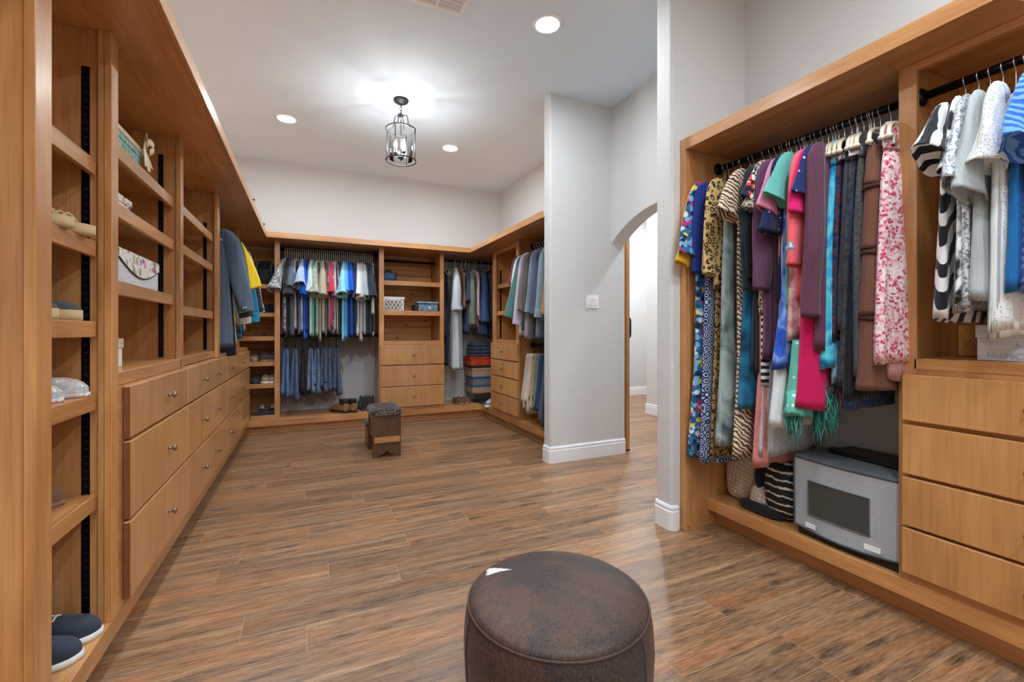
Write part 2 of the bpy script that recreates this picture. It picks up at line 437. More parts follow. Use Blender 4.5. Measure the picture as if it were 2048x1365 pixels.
# floor: slab and one object for each plank
fl = struct('floor', MB().box(XL-0.1, 6.2, YF-0.1, 6.75, -0.06, -0.0007), 'gap_line')
PW = 0.1685; Y0 = 1.829
KNOWN = [(-.41, 2.62), (-.245, 2.08), (.09, 2.467), (-.007, 1.913), (-.56, 3.14), (0, 3.0), (.293, 3.39), (-.024, 3.55), (.505, 2.85), (-.308, 3.885),
         (.406, 2.32), (.115, 4.09), (.52, 3.76), (.926, 2.68), (1.438, 2.515), (1.996, 1.81), (1.6, 1.43), (1.696, 1.065), (1.18, 1.216), (1.457, 4.18), (1.32, 3.635)]
jn = {}
for x, y in KNOWN: jn.setdefault(int(math.floor((y-Y0)/PW)), []).append(x)
rf = random.Random(3)
for r in range(-8, 29):
    ya, yb = Y0+r*PW, Y0+(r+1)*PW
    xr = 2.66 if yb < 2.1 else 4.55
    if yb > 5.0: xr = 6.1
    xs = sorted(jn.get(r, []))
    if not xs: xs = [rf.uniform(-0.7, 0.5)]
    full = []
    for i, x in enumerate(xs):
        if i and x-xs[i-1] < 0.4: continue
        full.append(x)
    while full[0] > XL: full.insert(0, full[0]-rf.uniform(1.05, 1.3))
    i = 0
    while i < len(full)-1:
        if full[i+1]-full[i] > 1.55: full.insert(i+1, (full[i]+full[i+1])/2)
        i += 1
    while full[-1] < xr: full.append(full[-1]+rf.uniform(1.05, 1.3))
    g = 0.0007
    for xa, xb in zip(full, full[1:]):
        xa, xb = max(xa, XL), min(xb, xr)
        if xb-xa < 0.08: continue
        L, W, e = xb-xa-2*g, min(yb, 6.65)-ya-2*g, 0.0005
        mb = MB().loft([[(0, 0, -0.0006), (L, 0, -0.0006), (L, W, -0.0006), (0, W, -0.0006)], [(0, 0, -e), (L, 0, -e), (L, W, -e), (0, W, -e)],
                        [(e, e, 0), (L-e, e, 0), (L-e, W-e, 0), (e, W-e, 0)]])
        o = mk('plank', mb, 'floor_plank', fl, local=True); o.location = (xa+g, ya+g, 0)

# ---------------------------------------------------------------- sliding door beyond the arch, light switch, ceiling things
d1 = bpy.data.objects.new('door_1', None); d1.location = (2.91, 3.57, 0.012); COL.objects.link(d1); d1['kind'] = 'structure'
mk('door_panel', MB().box(2.89, 2.935, 3.575, 4.55, 0.012, 2.42), 'maple_Z', d1, bevel=0.003)
mk('edge_strip', MB().box(2.893, 2.932, 3.568, 3.574, 0.014, 2.42), 'maple_Z', d1)
pl = MB().tube(smooth_path([(2.936, 3.60, 1.13), (2.965, 3.60, 1.15), (2.968, 3.60, 1.235), (2.965, 3.60, 1.32), (2.936, 3.60, 1.34)], 5), 0.009, 8)
mk('pull_handle', pl, 'black_metal', d1, smooth=True)
mk('floor_guide', MB().box(2.885, 2.94, 3.57, 3.60, 0.0, 0.012), 'black_metal', d1)
sw = thing('light_switch', 'white double rocker light switch plate on the stub wall by the arch', 'light switch', (2.446, 3.52, 1.48))
mk('switch_plate', MB().box(2.376, 2.516, 3.513, 3.52, 1.418, 1.542), 'white_plastic', sw, bevel=0.003, seg=2)
for k in (0, 1):
    x0 = 2.398+k*0.052
    rk = mk('rocker', MB().loft([[(x0, 3.513, 1.446), (x0+0.044, 3.513, 1.446), (x0+0.044, 3.513, 1.514), (x0, 3.513, 1.514)],
        [(x0+.002, 3.509, 1.448), (x0+0.042, 3.509, 1.448), (x0+0.042, 3.505, 1.512), (x0+.002, 3.505, 1.512)]]), 'white_trim', sw)
# ceiling vent
vt = thing('ceiling_vent', 'white square ceiling air vent with louvre slats', 'vent', (0.775, 2.745, CEIL))
m = MB()
for q in ((0.59, 0.955, 2.895, 2.925), (0.59, 0.955, 2.56, 2.59), (0.59, 0.62, 2.59, 2.895), (0.925, 0.955, 2.59, 2.895), (0.763, 0.782, 2.59, 2.895)): m.box(*q, CEIL-0.008, CEIL)
mk('vent_frame', m, 'white_trim', vt, bevel=0.002)
mk('duct', MB().box(0.62, 0.925, 2.59, 2.895, CEIL-0.001, CEIL), 'iron', vt)
for k in range(9):
    for x0, x1 in ((0.622, 0.762), (0.783, 0.924)):
        y = 2.605+k*0.0335
        mk('louvre_slat', MB().loft([[(x0, y, CEIL-0.001), (x1, y, CEIL-0.001), (x1, y+0.002, CEIL-0.001), (x0, y+0.002, CEIL-0.001)],
            [(x0, y+0.018, CEIL-0.010), (x1, y+0.018, CEIL-0.010), (x1, y+0.020, CEIL-0.010), (x0, y+0.020, CEIL-0.010)]]), 'white_trim', vt)
# recessed downlights
def downlight(x, y, label, lens='downlight_lens', group=None):
    t = thing('recessed_downlight', label, 'downlight', (x, y, CEIL), group=group)
    mk('trim_ring', MB().lathe([(0.078, 0.0), (0.078, -0.004), (0.083, -0.009), (0.098, -0.007), (0.104, 0.0)], 32, (x, y, CEIL), cap=False), 'white_trim', t, smooth=True)
    mk('lens', MB().lathe([(0.079, -0.002), (0.07, -0.0055), (0.02, -0.007)], 32, (x, y, CEIL)), lens, t, smooth=True)
downlight(1.531, 2.745, 'glowing recessed ceiling downlight between the air vent and the arch')
downlight(-0.208, 5.069, 'glowing recessed ceiling downlight above the slate shirts on the drawer side')
downlight(1.522, 5.077, 'glowing recessed ceiling downlight toward the corner with coats')
for x, y in ((-0.208, 2.745), (1.531, 0.42), (-0.208, 0.42), (1.531, -1.0), (-0.208, -1.0), (0.66, -0.3)):  # out of view: grid carried on, last three added to brighten the near half
    downlight(x, y, 'glowing recessed ceiling downlight added out of view over the near half of the closet', group='unseen near downlights')
for x, y in ((3.65, 3.2), (3.65, 5.2), (5.1, 5.9)): downlight(x, y, 'glowing recessed downlight added out of view to brighten the hall beyond the arch', 'hall_fill_lens', 'added hall downlights')  # unseen fill lamps, added to brighten the hall walls

# lantern
LX, LY = 0.785, 4.218
ln = thing('lantern_pendant', 'dark iron ring lantern with glass cylinder and three candle bulbs hanging from ceiling', 'pendant lamp', (LX, LY, CEIL))
mk('ceiling_canopy', MB().lathe([(0.0, -0.042), (0.02, -0.042), (0.028, -0.036), (0.045, -0.033), (0.05, -0.024), (0.064, -0.02), (0.071, -0.006), (0.071, 0)], 28, (LX, LY, CEIL)), 'iron', ln, smooth=True)
for k in range(3):
    z = CEIL-0.056-k*0.028
    pts = [(LX+(0.011*math.cos(2*PI*i/14))*(1 if k % 2 else 0), LY+(0.011*math.cos(2*PI*i/14))*(0 if k % 2 else 1), z+0.019*math.sin(2*PI*i/14)) for i in range(14)]
    mk('chain_link', MB().tube(pts, 0.0028, 6, True), 'iron', ln, smooth=True)
z0, zu, zl, RR = 3.215, 3.09, 2.80, 0.136
mk('cap', MB().lathe([(0.006, 0.035), (0.012, 0.02), (0.024, 0.012), (0.026, 0), (0.012, -0.012), (0.004, -0.03)], 20, (LX, LY, z0)), 'iron', ln, smooth=True)
for nm, z, r in (('upper_ring', zu, 0.0058), ('lower_ring', zl, 0.0068)):
    mk(nm, MB().tube([(LX+RR*math.cos(2*PI*i/40), LY+RR*math.sin(2*PI*i/40), z) for i in range(40)], r, 8, True), 'iron', ln, smooth=True)
for k in range(4):
    a = PI/4+PI/2*k+0.22; ca, sa = math.cos(a), math.sin(a)
    po = mk('post', MB().tube([(LX+RR*ca, LY+RR*sa, zu+0.004), (LX+RR*ca, LY+RR*sa, zl-0.004)], 0.0042, 8), 'iron', ln, smooth=True)
    for z in (zu, zl): mk('rivet', MB().lathe([(0.0, 0.009), (0.008, 0.004), (0.008, -0.004), (0.0, -0.009)], 10, (LX+RR*ca, LY+RR*sa, z)), 'iron', po, smooth=True)
    pth = smooth_path([(0.02, z0+0.008), (0.052, z0+0.006), (0.066, z0-0.03), (0.07, z0-0.075), (0.092, zu+0.016), (RR, zu)], 5)
    pth = [Vector((LX+p[0]*ca, LY+p[0]*sa, p[1])) for p in [(q.x, q.y) for q in smooth_path([(x, y, 0) for x, y in ((0.02, z0+0.008), (0.052, z0+0.006), (0.066, z0-0.03), (0.07, z0-0.075), (0.092, zu+0.016), (RR, zu))], 5)]]
    mk('scroll_arm', MB().tube(pth, 0.0042, 7), 'iron', ln, smooth=True)
m = MB().lathe([(0.105, -0.0), (0.105, zu-zl-0.02)], 36, (LX, LY, zl+0.012), cap=False)
mk('glass_cylinder', m, 'clear_glass', ln, smooth=True)
mk('stem', MB().tube([(LX, LY, z0-0.02), (LX, LY, 2.825)], 0.004, 8), 'iron', ln, smooth=True)
mk('finial', MB().lathe([(0, -0.045), (0.006, -0.038), (0.01, -0.028), (0.028, -0.018), (0.026, -0.004), (0.012, 0.006), (0.006, 0.02)], 18, (LX, LY, 2.84)), 'iron', ln, smooth=True)
for k in range(3):
    a = 0.9+2*PI/3*k; cx, cy = LX+0.048*math.cos(a), LY+0.048*math.sin(a)
    ar = mk('candle_arm', MB().tube(smooth_path([(LX, LY, 2.838), ((LX+cx)/2, (LY+cy)/2, 2.822), (cx, cy, 2.832), (cx, cy, 2.855)], 4), 0.0038, 7), 'iron', ln, smooth=True)
    mk('drip_cup', MB().lathe([(0.005, -0.012), (0.014, -0.004), (0.023, 0.006), (0.02, 0.008)], 16, (cx, cy, 2.862)), 'iron', ar, smooth=True)
    mk('candle_sleeve', MB().lathe([(0.0095, 0), (0.0095, 0.05)], 14, (cx, cy, 2.868)), 'white_plastic', ar, smooth=True)
    mk('bulb', MB().lathe([(0.008, 0), (0.014, 0.012), (0.0165, 0.026), (0.013, 0.044), (0.006, 0.062), (0.0015, 0.074)], 16, (cx, cy, 2.918)), 'bulb_glow', ar, smooth=True)

# ---------------------------------------------------------------- fitted wooden cabinets
# run coordinates: a along the run, d into the cabinet from its front plane, z up
FL, FB, FR, FA = -0.635, 5.86, 2.20, 2.24
DEP = {'L': 0.56, 'B': 0.555, 'R': 0.525, 'A': 0.375}
def W(side, a0, a1, d0, d1, z0, z1):
    if side == 'L': return (FL-d1, FL-d0, a0, a1, z0, z1)
    if side == 'B': return (a0, a1, FB+d0, FB+d1, z0, z1)
    if side == 'R': return (FR+d0, FR+d1, a0, a1, z0, z1)
    return (FA+d0, FA+d1, a0, a1, z0, z1)
def wb(side, *q): return MB().box(*W(side, *q))
def RUN(side): return 'X' if side == 'B' else 'Y'
def bx(name, parent, side, a0, a1, d0, d1, z0, z1, grain=None, bevel=0.002, kind='maple'):
    g = grain or 'Z'
    if g == 'run': g = RUN(side)
    return mk(name, wb(side, a0, a1, d0, d1, z0, z1), kind+'_'+g, parent, bevel=bevel)
BEN = 0.172
SOF = 2.262
# plinths (continuous bench boards on a recessed kick) : left, back, right leg, alcove
pn = thing('cabinet_plinth', 'continuous low wooden plinth running round the left, back and pants side cabinets', 'plinth', (0.7, 5.9, 0))
bx('bench_board', pn, 'L', -0.8, 5.87, 0, DEP['L'], 0.10, BEN, 'run')
bx('bench_board', pn, 'B', FL, 2.21, 0, DEP['B'], 0.0985, BEN-0.0005, 'run')
bx('bench_board', pn, 'R', 3.65, 5.87, 0, DEP['R'], 0.10, BEN, 'run')
bx('kick_board', pn, 'L', -0.8, 5.94, 0.08, 0.10, 0, 0.10, 'run')
bx('kick_board', pn, 'B', FL-0.08, 2.26, 0.08, 0.10, 0, 0.0985, 'run')
bx('kick_board', pn, 'R', 3.65, 5.94, 0.06, 0.08, 0, 0.10, 'run')
bx('shoe_moulding', pn, 'B', FL-0.05, 2.255, 0.066, 0.08, 0, 0.018, 'run')
pa = thing('cabinet_plinth', 'low wooden plinth under the dresses and the covered appliance', 'plinth', (2.4, 0.8, 0))
bx('bench_board', pa, 'A', -1.2, 1.997, 0, DEP['A'], 0.10, BEN, 'run')
bx('kick_board', pa, 'A', -1.2, 1.997, 0.075, 0.095, 0, 0.10, 'run')
# overhanging tops with fascia
cn = thing('cabinet_canopy', 'U-shaped overhanging wooden top shelf with pale fascia above left and back cabinets', 'canopy shelf', (0.7, 5.7, SOF))
FX, FY, FRX = -0.455, 5.69, 1.992
mk('soffit_board', MB().box(XL+.001, FX, -0.8, YB-.001, SOF, SOF+0.02), 'maple_Y', cn)
mk('soffit_board', MB().box(FX, FRX, FY, YB-.001, SOF, SOF+0.02), 'maple_X', cn)
mk('soffit_board', MB().box(FRX, XB-.001, 3.646, YB-.001, SOF, SOF+0.02), 'maple_Y', cn)
mk('fascia', MB().box(FX, FX+0.02, -0.8, FY, SOF-0.003, SOF+0.062), 'maple_Y', cn, bevel=0.002)
mk('fascia', MB().box(FX+0.02, FRX-0.02, FY-0.02, FY, SOF-0.003, SOF+0.062), 'maple_X', cn, bevel=0.002)
mk('fascia', MB().box(FRX-0.02, FRX, 3.646, FY, SOF-0.003, SOF+0.062), 'maple_Y', cn, bevel=0.002)
ca = thing('cabinet_canopy', 'overhanging wooden top with pale fascia above the hanging dresses', 'canopy shelf', (2.3, 0.8, 2.293))
mk('soffit_board', MB().box(2.07, XA-.001, -1.2, 1.997, 2.293, 2.313), 'maple_Y', ca)
mk('fascia', MB().box(2.05, 2.07, -1.2, 1.988, 2.29, 2.358), 'maple_Y', ca, bevel=0.002)

def knob(parent, p, side):
    ax = {'L': (1, 0), 'B': (0, -1), 'R': (-1, 0), 'A': (-1, 0)}[side]
    prof = [(0.0075, 0), (0.0055, 0.006), (0.0045, 0.012), (0.007, 0.017), (0.0145, 0.021), (0.0155, 0.026), (0.011, 0.031), (0.0, 0.033)]
    rings = []
    for r, h in prof:
        ring = []
        for k in range(14):
            c_, s_ = r*math.cos(2*PI*k/14), r*math.sin(2*PI*k/14)
            if ax[0]: ring.append((p[0]+ax[0]*h, p[1]+c_, p[2]+s_*ax[0]))
            else: ring.append((p[0]+c_, p[1]+ax[1]*h, p[2]+s_))
        rings.append(ring)
    mk('knob', MB().loft(rings), 'dark_bronze', parent, smooth=True)
def drawer(parent, side, a0, a1, z0, z1, knobs, proud=0.024):
    d = bx('drawer', parent, side, a0, a1, -proud, -0.001, z0, z1, 'Z', 0.003, 'drawer')
    for ka in knobs:
        zc = (z0+z1)/2
        q = W(side, ka, ka, -proud, -proud, zc, zc)
        knob(d, (q[0], q[2], zc), side)
    return d
def standard(parent, side, a, d, z0, z1, near=True):
    "black slotted shelf standard standing on a partition face that looks towards smaller a (near) or larger a"
    t = 0.004 if near else -0.004
    o = mk('shelf_standard', wb(side, a-t, a, d-0.011, d+0.011, z0, z1), 'black_metal', parent)
    m = MB(); z = z0+0.03
    while z < z1-0.02:
        m.box(*W(side, a-t-0.0006*(1 if near else -1), a-t, d-0.005, d+0.005, z, z+0.004)); z += 0.026
    mk('slots', m, 'iron', o)['kind'] = 'stuff'
def shelf(parent, side, a0, a1, ztop, depth, d0=0.03, nose=0.055):
    s = bx('shelf', parent, side, a0, a1, d0+0.02, depth, ztop-0.02, ztop, 'run', 0.001)
    bx('nosing', s, side, a0, a1, d0, d0+0.0195, ztop-nose, ztop, 'run', 0.002)
    return s

# left run ----------------------------------------------------------
c0 = thing('shoe_cabinet', 'wooden shoe cabinet with six shoe levels behind the wide foreground stile', 'cabinet', (FL-0.3, 1.8, BEN))
bx('stile', c0, 'L', 1.538, 1.618, 0, 0.024, BEN, SOF)
bx('side_panel', c0, 'L', 1.545, 1.565, 0.0245, DEP['L'], BEN, SOF)
bx('side_panel', c0, 'L', 2.035, 2.055, 0.0225, DEP['L'], BEN, SOF)
bx('stile', c0, 'L', 2.02, 2.081, 0, 0.022, BEN, SOF)
bx('batten', c0, 'L', 2.022, 2.0345, 0.023, 0.040, BEN, SOF)
bx('back_panel', c0, 'L', 1.566, 2.034, DEP['L']-0.012, DEP['L'], BEN, SOF)
for z in (1.80, 1.515, 1.235, 0.98, 0.631): shelf(c0, 'L', 1.567, 2.020, z, DEP['L']-0.013, d0=0.042)
standard(c0, 'L', 2.035, 0.075, 0.21, 2.127)
standard(c0, 'L', 2.035, 0.42, 0.21, 2.127)

c1 = thing('shelf_cabinet', 'wooden cabinet with gift boxes on shelves above three single-knob drawers', 'cabinet', (FL-0.3, 2.5, BEN))
bx('side_panel', c1, 'L', 2.965, 2.985, 0.0225, DEP['L'], BEN, SOF)
bx('stile', c1, 'L', 2.95, 3.01, 0, 0.022, 1.0, SOF)
bx('back_panel', c1, 'L', 2.056, 2.964, DEP['L']-0.012, DEP['L'], BEN, SOF)
bx('counter', c1, 'L', 2.082, 2.964, 0.0, DEP['L']-0.013, 1.0, 1.05, 'run')
for z in (1.92, 1.694, 1.396): shelf(c1, 'L', 2.056, 2.948, z, DEP['L']-0.013)
standard(c1, 'L', 2.965, 0.09, 1.06, 2.154)
bx('face_frame', c1, 'L', 2.082, 2.964, 0.0, 0.02, BEN, 0.998, 'run')
for z0, z1 in ((0.797, 0.994), (0.494, 0.785), (0.192, 0.482)):
    d = drawer(c1, 'L', 2.12, 2.988, z0, z1, [2.62])
    mk('ply_edge', wb('L', 2.118, 2.1199, -0.0235, -0.0015, z0+0.004, z1-0.004), pat('stripe', (70, 36, 14), (166, 104, 50), 60, 'X', 0.5), d)

c2 = thing('shelf_cabinet', 'wooden cabinet with empty shelves above wide two-knob drawers beside slate shirts', 'cabinet', (FL-0.3, 3.5, BEN))
bx('side_panel', c2, 'L', 4.055, 4.075, 0.0225, DEP['L'], BEN, SOF)
bx('stile', c2, 'L', 4.02, 4.126, 0, 0.022, 1.0, SOF)
bx('back_panel', c2, 'L', 2.986, 4.054, DEP['L']-0.012, DEP['L'], BEN, SOF)
bx('counter', c2, 'L', 3.011, 4.126, 0.0225, DEP['L']-0.013, 1.0, 1.05, 'run')
for z in (1.935, 1.708, 1.35): shelf(c2, 'L', 2.986, 4.018, z, DEP['L']-0.013)
standard(c2, 'L', 4.055, 0.085, 1.06, 2.03)
bx('face_frame', c2, 'L', 2.986, 4.301, 0.0, 0.02, BEN, 0.998, 'run')
for z0, z1 in ((0.797, 0.994), (0.494, 0.785), (0.192, 0.482)): drawer(c2, 'L', 3.0, 4.298, z0, z1, [yu(410, -0.6), yu(436, -0.6)])
c3 = thing('drawer_chest', 'wooden drawer bank under the hanging slate shirts', 'drawer cabinet', (FL-0.3, 5.0, BEN))
bx('counter', c3, 'L', 4.302, 5.85, 0, DEP['L'], 0.985, 1.02, 'run')
bx('counter', c2, 'L', 4.127, 4.301, 0, DEP['L'], 0.985, 1.02, 'run')
bx('face_frame', c3, 'L', 4.302, 5.85, 0.0, 0.02, BEN, 0.984, 'run')
bx('stile', c3, 'L', 5.30, 5.36, 0.02, 0.04, 1.02, SOF)
for z0, z1 in ((0.797, 0.98), (0.494, 0.785), (0.192, 0.482)):
    drawer(c3, 'L', 4.306, 5.055, z0, z1, [yu(464, -0.6)])
    drawer(c3, 'L', 5.062, 5.835, z0, z1, [yu(486, -0.6)])

# back run ----------------------------------------------------------
c4 = thing('shoe_cabinet', 'narrow wooden tower with a backpack and shoes beside the hanging jeans', 'cabinet', (-0.5, FB+0.3, BEN))
bx('stile', c4, 'B', -0.365, -0.308, 0, 0.022, BEN, SOF)
bx('side_panel', c4, 'B', -0.348, -0.328, 0.0225, DEP['B'], BEN, SOF)
bx('side_panel', c4, 'B', -0.86, -0.84, 0.01, DEP['B'], BEN, SOF)
for z in (1.748, 1.418, 1.14, 0.844, 0.588): shelf(c4, 'B', -0.838, -0.366, z, DEP['B']-0.013, nose=0.05)
bx('foot_rail', c4, 'B', FL+0.03, -0.366, 0.001, 0.02, BEN, 0.225, 'run')
zb = BEN; k = 0
while zb < SOF-0.05:                       # tongue and groove back boards
    z1 = min(zb+0.098, SOF)
    mk('back_board', wb('B', -0.838, -0.349, DEP['B']-0.012, DEP['B'], zb+0.001, z1-0.001), 'pine', c4, bevel=0.003); zb += 0.098
c5 = thing('shelf_cabinet', 'wooden tower with knotty pine back above three drawers beside the black shirts', 'cabinet', (1.24, FB+0.3, BEN))
for a0, a1 in ((0.814, 0.876), (1.61, 1.666)): bx('stile', c5, 'B', a0, a1, 0, 0.022, BEN, SOF)
bx('side_panel', c5, 'B', 0.835, 0.855, 0.0225, DEP['B'], BEN, SOF)
bx('side_panel', c5, 'B', 1.63, 1.65, 0.0225, DEP['B'], BEN, SOF)
for z in (1.86, 1.47): shelf(c5, 'B', 0.857, 1.628, z, DEP['B']-0.013, nose=0.06)
bx('counter', c5, 'B', 0.857, 1.628, 0.023, DEP['B']-0.013, 1.03, 1.075, 'run')
bx('counter_rail', c5, 'B', 0.877, 1.609, 0.001, 0.022, 1.025, 1.078, 'run')
zb = 1.08
while zb < SOF-0.03:
    z1 = min(zb+0.09, SOF)
    mk('back_board', wb('B', 0.857, 1.628, DEP['B']-0.012, DEP['B'], zb+0.001, z1-0.001), 'pine', c5, bevel=0.003); zb += 0.09
bx('face_frame', c5, 'B', 0.877, 1.609, 0.001, 0.02, BEN, 1.02, 'run')
for z0, z1 in ((0.768, 1.022), (0.488, 0.745), (0.215, 0.475)): drawer(c5, 'B', 0.832, 1.664, z0, z1, [1.25])

# right-hand leg of the U -------------------------------------------
c6 = thing('drawer_chest', 'narrow wooden drawer tower with four drawers beside the hanging trousers', 'drawer cabinet', (FR+0.25, 5.03, BEN))
bx('stile', c6, 'R', 5.33, 5.43, 0, 0.022, BEN, SOF); bx('stile', c6, 'R', 4.63, 4.70, 0, 0.022, BEN, SOF)
bx('side_panel', c6, 'R', 4.655, 4.675, 0.0225, DEP['R'], BEN, SOF); bx('side_panel', c6, 'R', 5.37, 5.39, 0.0225, DEP['R'], BEN, SOF)
bx('top_rail', c6, 'R', 4.70, 5.33, 0.001, 0.022, 2.19, SOF, 'run')
for z in (1.805, 1.46): shelf(c6, 'R', 4.676, 5.369, z, DEP['R']-0.013)
bx('counter', c6, 'R', 4.676, 5.369, 0.023, DEP['R']-0.013, 1.055, 1.09, 'run')
bx('counter_rail', c6, 'R', 4.70, 5.33, 0.001, 0.022, 1.058, 1.095, 'run')
bx('back_panel', c6, 'R', 4.676, 5.369, DEP['R']-0.012, DEP['R'], BEN, SOF)
standard(c6, 'R', 5.37, 0.09, 1.11, 2.0)
bx('face_frame', c6, 'R', 4.70, 5.33, 0.001, 0.02, BEN, 1.056, 'run')
for z0, z1 in ((0.852, 1.052), (0.642, 0.836), (0.424, 0.625), (0.212, 0.41)): drawer(c6, 'R', 4.63, 5.43, z0, z1, [5.05])

# alcove on the right ------------------------------------------------
c7 = thing('wardrobe_end_panel', 'tall wooden end panel between the white pillar and the dresses', 'panel', (2.3, 2.01, 0))
mk('stile', MB().box(2.05, 2.072, 1.988, 2.029, 0, 2.358), 'maple_Z', c7, bevel=0.002)
mk('side_panel', MB().box(2.0725, XA-.001, 1.998, 2.029, 0, 2.30), 'maple_Z', c7)
mk('batten', MB().box(2.0725, 2.09, 1.986, 1.9975, 0.03, 2.285), 'maple_Z', c7, bevel=0.001)
c8 = thing('drawer_chest', 'wooden drawer cabinet with open hanging niche above, beside the covered appliance', 'drawer cabinet', (FA+0.2, 0.5, BEN))
bx('stile', c8, 'A', 0.955, 1.016, 0, 0.022, BEN, 2.292); bx('side_panel', c8, 'A', 0.965, 0.985, 0.0225, DEP['A'], BEN, 2.292)
bx('stile', c8, 'A', -0.50, -0.44, 0, 0.022, BEN, 2.292); bx('side_panel', c8, 'A', -0.47, -0.45, 0.0225, DEP['A'], BEN, 2.292)
bx('top_rail', c8, 'A', -0.44, 0.955, 0, 0.03, 2.262, 2.292, 'run')
bx('counter', c8, 'A', -0.449, 0.964, 0.0, DEP['A']-0.013, 1.045, 1.09, 'run')
zb = 1.09
while zb < 2.25:
    z1 = min(zb+0.14, 2.292)
    mk('back_board', wb('A', -0.449, 0.964, DEP['A']-0.012, DEP['A'], zb+0.001, z1-0.001), 'pine', c8, bevel=0.003); zb += 0.14
bx('face_frame', c8, 'A', -0.44, 0.955, 0.001, 0.02, BEN, 1.045, 'run')
for z0, z1 in ((0.838, 1.025), (0.62, 0.82), (0.41, 0.606), (0.215, 0.398)): drawer(c8, 'A', 0.287, 0.992, z0, z1, [0.629], 0.03); drawer(c8, 'A', -0.43, 0.277, z0, z1, [-0.076], 0.03)

# hanging rods --------------------------------------------------------
RODR = 0.017
def rod(label, p0, p1, flanges=(True, True)):
    t = thing('clothes_rod', label, 'clothes rod', tuple((Vector(p0)+Vector(p1))/2))
    mk('tube', MB().tube([p0, p1], RODR, 16), 'rod_black', t, smooth=True)
    dv = (Vector(p1)-Vector(p0)).normalized()
    for p, s, on in ((p0, 1, flanges[0]), (p1, -1, flanges[1])):
        if on: mk('flange', MB().tube([Vector(p), Vector(p)+dv*s*0.006, Vector(p)+dv*s*0.016], [0.036, 0.036, 0.024], 20), 'rod_black', t, smooth=True)
ROD_L = (-0.83, 2.16); ROD_B = (6.13, 2.205); ROD_J = (6.13, 1.145); ROD_R = (2.40, 2.20); ROD_P = (2.40, 1.04); ROD_A = (2.335, 2.185)
rod('black clothes rod above the slate shirts over the drawers', (ROD_L[0], 4.077, ROD_L[1]), (ROD_L[0], 5.84, ROD_L[1]))
rod('black clothes rod carrying the long row of colourful shirts', (-0.327, ROD_B[0], ROD_B[1]), (0.834, ROD_B[0], ROD_B[1]))
rod('black clothes rod crossing the pine-backed tower', (0.856, ROD_B[0]+0.1, ROD_B[1]-0.04), (1.629, ROD_B[0]+0.1, ROD_B[1]-0.04))
rod('black clothes rod carrying the jeans', (-0.327, ROD_J[0], ROD_J[1]), (0.834, ROD_J[0], ROD_J[1]))
rod('black clothes rod in the corner with robe and jackets', (1.651, ROD_B[0], ROD_B[1]), (2.728, ROD_B[0], ROD_B[1]))
rod('black clothes rod carrying pale dress shirts by the stub wall', (ROD_R[0], 3.647, ROD_R[1]), (ROD_R[0], 4.654, ROD_R[1]))
rod('black clothes rod carrying folded trousers by the stub wall', (ROD_P[0], 3.647, ROD_P[1]), (ROD_P[0], 4.654, ROD_P[1]))
rod('black clothes rod carrying dresses and skirts', (ROD_A[0], 0.986, ROD_A[1]), (ROD_A[0], 1.997, ROD_A[1]+0.03))
rod('thick black clothes rod carrying zebra and blue tops', (2.30, -0.449, 2.165), (2.30, 0.964, 2.165))
# ---------------------------------------------------------------- garments
GR = random.Random(21)
def interp(stops, z):
    for (z0, a), (z1, b) in zip(stops, stops[1:]):
        if z <= z0 and z >= z1:
            t = (z0-z)/(z0-z1) if z0 != z1 else 0
            t2 = t
            return a+(b-a)*t2
    return stops[-1][1]
def cloth_body(hw, th, z0, z1, fold=0.008, N=30, rows=None, seed=0, back=0.9, hemvar=0.008, kf=None):
    "hw, th: lists of (z, value); flattened tube hanging in the local xz plane, +x towards the room"
    r = random.Random(seed); p = [r.uniform(0, 6.28) for _ in range(6)]
    k0, k1 = (r.uniform(2.0, 3.2), r.uniform(4.2, 6.5)) if kf is None else kf
    rows = rows or max(12, int((z0-z1)/0.045)); rings = []
    zs = sorted(set([z0-(z0-z1)*i/rows for i in range(rows+1)]+[z for z, _ in hw if z1 <= z <= z0]), reverse=True)
    zz = [zs[0]]
    for z in zs[1:]:
        if zz[-1]-z > 0.008: zz.append(z)
    nr = random.Random(seed+5)
    for i, z in enumerate(zz):
        h, t = interp(hw, z), interp(th, z)
        w = min(1.0, max(0.0, (z0-0.1-z)/0.45)); ring = []
        for j in range(N):
            ph = 2*PI*j/N; c, s = math.cos(ph), math.sin(ph)
            x = (h if c > 0 else h*back)*math.copysign(abs(c)**0.62, c)
            y = t*math.copysign(abs(s)**0.7, s)
            y *= 1+0.30*w*math.sin(6*ph+p[2]+1.4*z)
            y += fold*w*(math.sin(2*PI*x*k0+p[0]+0.8*z)+0.6*math.sin(2*PI*x*k1+p[1]+1.6*z))
            x += 0.007*w*math.sin(3*ph+p[3]+4*z)
            dz = hemvar*math.sin(2*ph+p[4]) if i == len(zz)-1 else 0
            ring.append((x, y, z+dz))
        rings.append(ring)
    last = rings[-1]; cx = sum(q[0] for q in last)/N; cy = sum(q[1] for q in last)/N
    for sc_, up in ((0.9, 0.012), (0.82, 0.12)):
        rings.append([(cx+(q[0]-cx)*(0.97 if sc_ > 0.85 else 0.92), cy+(q[1]-cy)*sc_*0.8, q[2]+up) for q in last])
    return MB().loft(rings, True, True)
